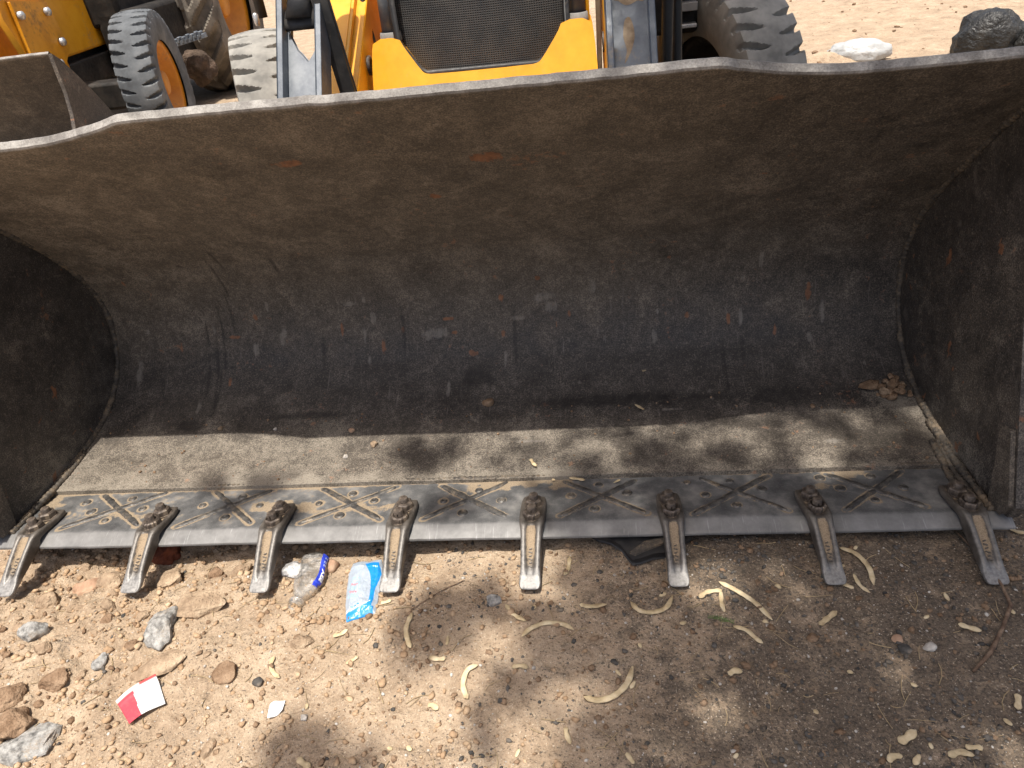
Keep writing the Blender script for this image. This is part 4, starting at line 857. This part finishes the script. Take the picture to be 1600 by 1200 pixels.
BP = [([(.229, .118 + .077), (.250, .112 + .077), (.268, .105 + .077)], .0085, 'pale pod lying across the welded X right of the fifth tooth'), ([(.134, .255), (.140, .240), (.150, .226)], .0085, 'two lobed pod on the bucket floor behind the cutting edge'), ([(.405, .445), (.418, .433), (.428, .424)], .0080, 'small two lobed pod in the shadow inside the bucket'), ([(.432, .556), (.444, .558)], .006, 'tiny pod piece high inside the shaded bucket'), ([(.188, .190), (.196, .187)], .008, 'single pod seed on the cutting edge right of the fifth tooth'), ([(.335, .168), (.352, .182)], .006, 'sliver of pod lying along a welded bar near the sixth tooth')]
for i, (L, w, lab) in enumerate(BP):
    tag(pod('seed_pod', [bucs(x, s, w * .32 + .004) for x, s in L], w, 800 + i, .2), lab, 'seed pod', 'fallen seed pods')
# stones and dirt lying inside the bucket
BS = [(.008, .472, .015, 'clod_dark', 'single brown stone lying in the shadow in the middle of the bucket'), (-.363, .393, .009, 'clod_pink', 'pinkish pebble on the shadow line inside the bucket'), (-.287, .335, .010, 'clod', 'larger tan crumb on the sunlit bucket floor'), (-.356, .293, .007, 'stone_pale', 'tiny pale pebble on the sunlit bucket floor'), (-.753, .421, .007, 'clod', 'tan crumb on the shadow line near the bucket left end'), (-.589, .412, .006, 'stone_pale', 'pale crumb on the shadow line left of centre'), (.852, .415, .007, 'clod_dark', 'brown crumb on the shadow line near the bucket right end')]
for i, (x, s, r, mt, lab) in enumerate(BS): tag(stone('stone', bucs(x, s, r * .55), (r * 1.1, r), 900 + i, M[mt], 3, .25, .8, i), lab, 'stone')
pr = np.random.default_rng(915)
tag(stone('dirt_slab', bucs(1.008, .470, .012), (.030, .018), 930, M['clod_dark'], 3, .15, .35, .1), 'flat brown slab of caked dirt beside the pile inside the bucket', 'clod')
for i in range(34):
    x = 1.062 + pr.normal(0, .022); s = .452 + pr.normal(0, .016) + (.02 if i % 3 == 0 else 0); x = min(x, 1.10); r = .005 + .009 * pr.random() ** 1.5
    tag(stone('dirt_clod', bucs(x, s, r * .6 + .018 * math.exp(-((x - 1.065) / .025) ** 2) * pr.random()), (r * 1.2, r), 940 + i, M['clod_dark' if pr.random() < .8 else 'clod'], 2, .3, .8, i), 'small clod in the dirt pile in the bucket right corner', 'clod', 'clods piled in the bucket corner')
gb = MB()
V0, F0 = ICO[1]
for i in range(300):
    x = pr.uniform(XL + .05, XR - .05); s = pr.choice([pr.uniform(.21, .42), .44 + pr.normal(0, .02)], p=[.55, .45]); r = .0010 + .0030 * pr.random() ** 3; c = bucs(x, s, r * .5)
    gb.add([tuple(c + Vector(v) * r * (1 + .2 * pr.normal())) for v in V0], [tuple(f) for f in F0])
tag(gb.build('bucket_grit', M['clod_dark']), 'fine tan grit scattered over the bucket floor', 'grit', kind='stuff')
# bent twig ------------------------------------------------------------
tw = [(1.032, -.05), (1.054, -.146), (1.06, -.209), (1.057, -.254), (1.02, -.303), (.98, -.349), (.938, -.383)]
tag(MB().tube([(x, y, gz(x, y) + dz) for (x, y), dz in zip(tw, (.010, .014, .012, .010, .010, .006, .004))], [.0022, .0026, .0028, .0040, .0036, .0042, .0024], 8).build('twig', M['twig'], None, True), 'thin bent brown twig running out from under the last tooth', 'twig')
tg2 = [(-.165, -.235), (-.10, -.20), (-.02, -.155)]
tag(MB().tube(gpts([(-.10, -.245), (-.065, -.21), (-.035, -.185), (.0, -.165)], .003), .0011, 6).build('twig', M['twig'], None, True), 'hair thin dark twig right of the fourth tooth', 'twig')
# dark curved scrap on the ground under the cutting edge
RZ = gz(.40, -.09)
rub = MB().prism([(.280, -.050), (.294, -.062), (.322, -.072), (.344, -.091), (.359, -.119), (.366, -.131), (.380, -.128), (.408, -.116), (.442, -.112), (.467, -.093), (.498, -.068), (.49, -.02), (.30, -.02)], 'z', RZ + .004, RZ + .024).build('curved_scrap', M['black'], None, bevel=.004, seg=3)
tag(rub, 'dark curved scrap jammed under the cutting edge by the sixth tooth', 'scrap')
MB().prism([(.362, -.119), (.394, -.091), (.432, -.081), (.440, -.090), (.398, -.109), (.370, -.124)], 'z', RZ + .0245, RZ + .030).build('scrap_flange', M['seam'], rub, bevel=.002)
# green sprig ------------------------------------------------------------
gs = MB(); r6 = random.Random(12); root_ = Vector(on(.500, -.268, .004)); tip_ = Vector(on(.548, -.282, .005)); gs.tube([root_, (root_ + tip_) / 2 + Vector((0, .003, .003)), tip_], .0006, 5)
for k in range(15):
    for s in (-1, 1):
        c = root_.lerp(tip_, (k + .5) / 15) + Vector((0, 0, .003)); a = c + Vector((.0015, s * .0075 * (1 - abs(k - 7) / 12), .002 + .003 * r6.random())); d = Vector((.0013, 0, .0006)); gs.add([c, c.lerp(a, .5) + d * .55, a, c.lerp(a, .5) - d * .55], [(0, 1, 2, 3)])
tag(gs.build('leaf_sprig', M['green'], None), 'tiny fresh green leaf sprig on the dirt between two pods', 'sprig')
# plastic bottle ------------------------------------------------------------
def make_bottle():
    A = Vector((-.362, -.232, gz(-.362, -.232) + .012)); B = Vector((-.352, -.085, gz(-.352, -.085) + .024)); ax = B - A; L = ax.length
    e = tag(empty('plastic_bottle', A, (0, 0, 0)), 'crushed clear plastic bottle with a blue label lying just right of the third tooth', 'bottle')
    R = ax.to_track_quat('Y', 'Z').to_matrix().to_4x4(); e.matrix_world = Matrix.Translation(A) @ R
    pf = [(.0, .0118), (.012, .0118), (.0125, .0145), (.016, .0145), (.0165, .012), (.026, .0125), (.040, .019), (.055, .0245), (.062, .0262)]
    y = .066
    while y < .135: pf += [(y, .0268), (y + .003, .0252), (y + .006, .0268)]; y += .0085
    pf += [(.140, .0262), (L - .004, .0235), (L, .0200), (L - .002, .008), (L - .004, .0002)]
    n = 40; V = []
    for k in range(n):
        th = 2 * math.pi * k / n
        for (yy, r) in pf:
            x, z = r * math.cos(th) * 1.14, r * math.sin(th); q = sstep(.03, .06, yy)
            z = z * (1 - .38 * q) - .004 * q * math.exp(-(x / .012) ** 2) * (1 if z > 0 else 0); z += .0025 * q * math.sin(yy * 90 + x * 120)
            V.append((float(x + .006 * math.sin(yy * 28)), yy, float(z)))
    m = len(pf); F = [(k * m + i, ((k + 1) % n) * m + i, ((k + 1) % n) * m + i + 1, k * m + i + 1) for k in range(n) for i in range(m - 1)]
    mesh('bottle_body', V, F, M['pet'], e, True)
    # wrap label on the right flank, print in vertex colour with the letters as thin raised print
    nu, nv = 14, 60; V = []
    for i in range(nv):
        yy = .050 + (.142 - .050) * i / (nv - 1); r = .0280 if yy > .06 else .0250
        for j in range(nu):
            th = math.radians(-18 + 62 * j / (nu - 1)); x, z = r * math.cos(th) * 1.14, r * math.sin(th) * .62 + .0010; V.append((x + .006 * math.sin(yy * 28) + .0006, yy, z + .0025 * math.sin(yy * 90 + x * 120)))
    lab = mesh('bottle_label', V, [tuple(q) for q in grid_quads(nv, nu)], M['blue_label'], e, True)
    cu = bpy.data.curves.new('txt', 'FONT'); cu.body = 'YES'; cu.size = .0215; cu.align_x = 'CENTER'; cu.align_y = 'CENTER'; cu.offset = .0009; to = bpy.data.objects.new('txt', cu); COL.objects.link(to)
    bpy.context.view_layer.update(); me = bpy.data.meshes.new_from_object(to); bpy.data.objects.remove(to)
    bm = bmesh.new(); bm.from_mesh(me); bmesh.ops.triangulate(bm, faces=bm.faces); bmesh.ops.subdivide_edges(bm, edges=bm.edges, cuts=2, use_grid_fill=True)
    def wrap(u, v):     # u along the bottle towards the neck, v up round the flank
        yy = .082 - u; th = math.radians(14 + v / .028 * 57.3 * .9); r = .0285; x, z = r * math.cos(th) * 1.14, r * math.sin(th) * .62 + .0014
        return (x + .006 * math.sin(yy * 28) + .001, yy, z + .0025 * math.sin(yy * 90 + x * 120) + .0003)
    for v in bm.verts: v.co = wrap(v.co.x, v.co.y)
    bm.to_mesh(me); bm.free(); me.materials.clear(); me.materials.append(M['paper']); tx = bpy.data.objects.new('label_lettering', me); COL.objects.link(tx); tx.parent = e
    # blurred pale marks above the word
    mk = MB()
    for (u0, u1) in ((-.052, -.046), (-.040, -.034), (-.030, -.025)):
        for v0, v1 in ((-.007, .001), (.0025, .007)):
            g = [[wrap(u0 + (u1 - u0) * a / 3, v0 + (v1 - v0) * b / 3) for b in range(4)] for a in range(4)]; mk.add([p for r in g for p in r], [tuple(q) for q in grid_quads(4, 4)])
    mk.build('label_marks', M['pale_print'], e, True)
M['blue_label'] = m_simple('blue_label_film', [(.020, .035, .36), (.030, .055, .50), (.05, .09, .58)], 30, (.25, .35), 0, .1, .001, .5)
M['pale_print'] = m_simple('pale_blue_print', [(.30, .36, .68), (.45, .50, .78)], 60, (.3, .4), 0, .1, .001, .4)
make_bottle()
# milk pouch: flattened film with blue print ------------------------------
def make_pouch():
    Lp = np.array([(-.263, -.107), (-.266, -.136), (-.260, -.175), (-.250, -.223), (-.236, -.267)]); Rp = np.array([(-.198, -.099), (-.180, -.145), (-.183, -.191), (-.179, -.224), (-.178, -.247)])
    ns, nt = 90, 150; s = np.linspace(0, 1, ns); t = np.linspace(0, 1, nt); k = np.linspace(0, 1, 5)
    A = np.c_[np.interp(t, k, Lp[:, 0]), np.interp(t, k, Lp[:, 1])]; B = np.c_[np.interp(t, k, Rp[:, 0]), np.interp(t, k, Rp[:, 1])]
    S, T = np.meshgrid(s, t, indexing='ij'); XY = A[None] * (1 - S[..., None]) + B[None] * S[..., None]
    pf = np.minimum(1, 6 * np.minimum.reduce([S, 1 - S, T, 1 - T])); base = ground_h(A.mean(0)[0:1] * 0 - .22, np.array([-.18]))[0]
    wr = fbm(S * 5 + T * 2, T * 6, seed=601, octv=3)
    hh = np.maximum(ground_h(XY[..., 0], XY[..., 1]), base - .004) * .5 + base * .5
    Z = hh + .004 + .013 * pf ** .7 * (.55 + .45 * np.sin(S * 3.1)) + .0035 * wr * pf + .004 * np.abs(np.sin(S * 5.5 + T * 3)) * (T < .15)
    Zb = hh + .0015
    n = ns * nt; V = np.concatenate([np.dstack([XY, Z]).reshape(-1, 3), np.dstack([XY, Zb]).reshape(-1, 3)]); Q = grid_quads(ns, nt)[:, ::-1]; rim = []
    idx = np.arange(n).reshape(ns, nt); loop = np.r_[idx[:, 0], idx[-1, 1:], idx[-2::-1, -1], idx[0, -2:0:-1]]
    rim = np.stack([loop, np.roll(loop, -1), np.roll(loop, -1) + n, loop + n], -1)
    o = npmesh('milk_pouch', V, np.concatenate([Q, Q[:, ::-1] + n, rim]), M['print'])
    W = np.array((.36, .41, .47)); BL = np.array((.010, .22, .58)); RD = np.array((.75, .12, .14)); TE = np.array((.25, .50, .62)); NV = np.array((.14, .22, .34))
    C = np.broadcast_to(W, (ns, nt, 3)).copy(); C *= (.94 + .06 * wr)[..., None]
    def paint(mask, c): C[mask] = c
    bl = np.interp(T, [0, .08, .2, .35, .5, .7, .8, .86], [1, .46, .56, .68, .76, .76, .70, .6]); br = np.interp(T, [0, .07, .2, .35, .5, .7, .8], [.8, .90, .92, .90, .88, .88, .86])
    paint((T > .07) & (T < .80) & (S > bl) & (S < br), BL)
    paint((T > np.interp(S, [0, .25, .5, .7, .85], [.90, .885, .85, .80, .70])) & (S < .86 + .06 * (T > .85)) & (S > 0.0), BL)
    paint((np.abs(T - np.interp(S, [0, .25, .5, .7, .85], [.875, .86, .825, .775, .70])) < .008) & (S < .8), np.array((.8, .83, .86)))
    rnd = np.random.default_rng(3)
    box = (S > .08) & (S < .42) & (T > .43) & (T < .68); inner = (S > .095) & (S < .405) & (T > .437) & (T < .673); paint(box & ~inner, TE)
    def scrib(t0, s0, s1, h, c, f):
        y = t0 + .35 * h * np.sin(S * f) + .25 * h * np.sin(S * f * 2.3); paint((S > s0) & (S < s1) & (np.abs(T - y) < h * .32 * (1 + .5 * np.sin(S * f * 1.7))), c)
    scrib(.365, .12, .40, .010, TE, 160); scrib(.398, .10, .34, .010, TE, 140)
    scrib(.475, .15, .38, .022, RD, 90); scrib(.525, .16, .34, .018, TE, 120); scrib(.555, .15, .36, .014, TE, 150); scrib(.600, .12, .38, .024, RD, 80); scrib(.645, .18, .32, .022, TE, 100)
    for a, b in ((.22, .845), (.34, .825), (.44, .80)): paint((np.abs(S - a) < .042) & (np.abs(T - b + .05 * (S - a)) < .014), BL * .9 + .05)
    attrc(o, 'col', np.concatenate([C.reshape(-1, 3), np.broadcast_to(W, (n, 3))]))
    tag(o, 'crumpled white and bright blue milk pouch lying beside the fourth tooth', 'pouch')
make_pouch()
def card(name, quad, fold, paintfn, label, cat, mat='card', ns=40, dz=.004):
    q = [np.array(p) for p in quad]; s = np.linspace(0, 1, ns); S, T = np.meshgrid(s, s, indexing='ij')
    XY = (1 - S[..., None]) * ((1 - T[..., None]) * q[0] + T[..., None] * q[3]) + S[..., None] * ((1 - T[..., None]) * q[1] + T[..., None] * q[2])
    c = sum(q) / 4; z0 = gz(*c); Z = z0 + dz + fold(S, T); n = ns * ns; V = np.concatenate([np.dstack([XY, Z]).reshape(-1, 3), np.dstack([XY, Z - .0012]).reshape(-1, 3)])
    Q = grid_quads(ns, ns)[:, ::-1]; idx = np.arange(n).reshape(ns, ns); loop = np.r_[idx[:, 0], idx[-1, 1:], idx[-2::-1, -1], idx[0, -2:0:-1]]
    rim = np.stack([loop, np.roll(loop, -1), np.roll(loop, -1) + n, loop + n], -1)
    o = npmesh(name, V, np.concatenate([Q, Q[:, ::-1] + n, rim]), M[mat]); C = paintfn(S, T).reshape(-1, 3); attrc(o, 'col', np.concatenate([C, C])); return tag(o, label, cat)
def pk(S, T):
    C = np.broadcast_to(np.array((.66, .66, .65)), S.shape + (3,)).copy(); C[(S < .42 - .06 * T)] = (.50, .045, .065); C[(T < .07) & (S > .55)] = (.60, .07, .07); C[(T < .10) & (S <= .6)] = (.60, .58, .54); C[(np.abs(S - .95) < .03) & (np.abs(T - .45) < .05)] = (.45, .52, .60); return C
card('torn_packet', [(-.632, -.462), (-.583, -.402), (-.540, -.456), (-.589, -.499)], lambda S, T: .009 * np.exp(-(T / .12) ** 2) + .005 * np.sin(S * 4) + .004 * (1 - T), pk, 'torn red and white cardboard packet lying on the sand', 'packet')
card('paper_scrap', [(-.334, -.452), (-.307, -.444), (-.303, -.466), (-.327, -.482)], lambda S, T: .004 * np.sin(S * 5 + T * 2) + .003 * S, lambda S, T: np.broadcast_to(np.array((.68, .68, .67)), S.shape + (3,)).copy(), 'small torn scrap of plain white paper', 'paper')
fo = stone('foil_scrap', on(-.402, -.112, .012), (.030, .024), 611, M['foil'], 3, .55, .5, .5); tag(fo, 'crumpled dirty silver scrap behind the plastic bottle', 'scrap')
rg = stone('rag', on(-.755, -.045, .02), (.040, .030), 612, M['rag'], 4, .5, .8, .5); tag(rg, 'rust red rag in the dark gap behind the second tooth', 'rag')
stone('mud_lump', (.95, 1.36, .40), (.13, .09), 613, M['mud'], 4, .35, 1.15, .1, loader2)
# white bag and dark sacks on the bare ground behind
def sack(name, loc, size, seed, mat, label, cat, rz=0.):
    V, F = ICO[4]; V = V.copy(); n = fbm(V[:, 0] * 1.3 + seed, V[:, 1] * 1.3, V[:, 2] * 1.3, seed=seed, octv=3); rdg = np.abs(fbm(V[:, 0] * 3.5, V[:, 1] * 3.5 + seed, V[:, 2] * 3.5, seed=seed + 3, octv=4))
    V = V * (1 + .28 * n - (.10 if mat is M['white_bag'] else .20) * rdg)[:, None]; V[:, 2] = np.where(V[:, 2] < -.5, -.5, V[:, 2]); o = npmesh(name, V * np.array(size), F, mat); o.location = loc; o.rotation_euler = (0, 0, rz); return tag(o, label, cat)
sack('plastic_bag', (2.20, 4.28, gz(2.2, 4.28) + .025), (.20, .10, .085), 621, M['white_bag'], 'crumpled white plastic bag on a small dirt heap behind the bucket', 'bag', -.25)
sack('dark_sack', (2.98, 4.15, gz(2.98, 4.15) + .08), (.22, .17, .21), 631, M['black_bag'], 'lumpy black sack at the upper right behind the bucket lip', 'sack')
sack('dark_sack', (3.30, 4.02, gz(3.3, 4.02) + .05), (.20, .16, .14), 637, M['black_bag'], 'lower black sack cut off by the right edge of the picture', 'sack')
# lumps heaped round the bag
for i in range(14):
    a = r5.uniform(0, 6.28); d = .12 + .2 * r5.random(); x, y = 2.02 + d * math.cos(a), 4.26 + .6 * d * math.sin(a); s = .012 + .02 * r5.random()
    tag(stone('dirt_clod', on(x, y, s * .3), (s * 1.2, s), 960 + i, M['clod_dark'], 2, .3, .7, a), 'brown clod in the small heap beside the white bag', 'clod', 'clods by the white bag')

# ================================================================== SHADE TREE (overhead, trunk to the right behind the camera)
tree = tag(empty('shade_tree', (3.1, -1.7, 0)), 'spreading thorn tree whose crown shades the right of the scene', 'tree')
FLECK = [(.089, -.135, .055), (.203, -.205, .05), (.512, -.143, .05), (.529, -.205, .055), (.691, -.204, .028), (.241, -.439, .05), (.139, -.482, .06), (.808, -.375, .035), (.478, -.444, .030), (.942, -.527, .04), (.103, -.312, .05), (.638, -.162, .035), (.187, -.101, .06),
         (-.04, .175, .06), (.046, .123, .07), (.168, .214, .06), (.273, .233, .06), (.343, .204, .045), (.566, .241, .045), (.691, .246, .05), (.813, .251, .05), (.838, .176, .07), (.832, .107, .04), (.053, .22, .05), (.875, -.057, .02), (.2, .02, .035), (.10, .05, .05)]
BLOB = [(-.034, -.258, .07), (-.068, -.296, .055), (.055, -.219, .06), (-.256, -.51, .035), (-.241, -.556, .06), (-.138, -.549, .04), (.112, -.434, .05), (.084, -.506, .035), (-.686, .134, .03), (-.55, .14, .045), (-.163, .22, .06), (-.081, .228, .05), (.072, .194, .04), (-.60, .04, .03), (-.42, .02, .03), (-.05, .03, .05), (.406, .19, .06), (.30, .14, .07), (.475, .125, .07), (.62, .18, .06), (.915, .148, .06), (1.04, .16, .06), (1.0, .10, .06), (.72, .10, .06), (.55, .10, .06)]
def shade(x, y):
    b = .10 + .10 * fbm(y * 2.2, y * 0, seed=651) + .10 * sstep(-.3, -.6, y) + .05 * sstep(.05, .3, y) + .28 * sstep(.6, 1.1, y)
    d = sstep(b - .05, b + .06, x) * (1 - sstep(2.1, 2.7, y + .3 * fbm(x * 2, x * 0, seed=653))) * (.75 + .25 * sstep(-.5, .2, fbm(x * 6, y * 6, seed=655, octv=3)))
    lit = sstep(.085, .13, y) * (1 - sstep(.33, .40, y)); d = d * (1 - .80 * lit) * (1 + .25 * sstep(.3, .6, x))
    for (a, c, r) in BLOB: d = np.maximum(d, .9 * np.exp(-(((x - a) ** 2 + (y - c) ** 2) / r ** 2) ** 1.5))
    for (a, c, r) in FLECK: r = r * (1.25 if c < .05 else 1.); d = d * (1 - .97 * np.exp(-(((x - a) ** 2 + (y - c) ** 2) / r ** 2) ** 1.3))
    return d
r7 = np.random.default_rng(661); up = -np.array(SUN) / -SUN.z if False else np.array([-SUN.x / SUN.z, -SUN.y / SUN.z, -1.0]) * -1.0
NT_ = 150000; sx_ = r7.uniform(-.9, 4.2, NT_); sy_ = r7.uniform(-1.6, 2.8, NT_); keep = r7.random(NT_) < np.clip(shade(sx_, sy_) * .85, 0, 1); sx_, sy_ = sx_[keep], sy_[keep]
hz = 4.9 + 1.7 * r7.random(len(sx_)) + .5 * fbm(sx_ * 1.2, sy_ * 1.2, seed=663); k_ = hz / -SUN.z
LP = np.stack([sx_ - SUN.x * k_, sy_ - SUN.y * k_, hz], -1); nl = len(LP)
ln = r7.uniform(.048, .085, nl)[:, None]; wd = ln * r7.uniform(.34, .5, nl)[:, None]; az = r7.uniform(0, 6.28, nl); tl = r7.normal(0, .35, nl)
U = np.stack([np.cos(az), np.sin(az), tl], -1); U /= np.linalg.norm(U, axis=1)[:, None]; Wv = np.stack([-np.sin(az), np.cos(az), r7.normal(0, .3, nl)], -1); Wv /= np.linalg.norm(Wv, axis=1)[:, None]
V = np.stack([LP - U * ln / 2, LP + Wv * wd / 2, LP + U * ln / 2, LP - Wv * wd / 2], 1).reshape(-1, 3)
crown = npmesh('crown', V - np.array([3.1, -1.7, 0]), np.arange(nl * 4).reshape(-1, 4), M['leaf'], tree, False)
tk = MB().tube([(0, 0, -.1), (.05, .03, 1.1), (-.05, .0, 2.4), (-.15, -.05, 3.6), (-.3, -.1, 4.6)], [.20, .155, .135, .115, .095], 14).build('trunk', M['bark'], tree, True)
lb = MB()
for (ex, ey, ez) in ((-2.0, .2, 6.3), (-2.4, 1.3, 6.2), (-1.2, 1.9, 6.5), (-.6, .7, 6.8), (.5, .2, 6.4), (-1.6, -.6, 6.0), (-.9, 2.6, 6.4), (.3, 1.7, 6.3)):
    s0 = Vector((-.24, -.08, 4.2)); e_ = Vector((ex, ey, ez)); md = s0.lerp(e_, .5) + Vector((0, 0, .35)); lb.tube([s0, s0.lerp(md, .5) + Vector((0, 0, .1)), md, md.lerp(e_, .5) + Vector((0, 0, .08)), e_], [.06, .045, .03, .018, .006], 8)
lb.build('limb', M['bark'], tree, True)
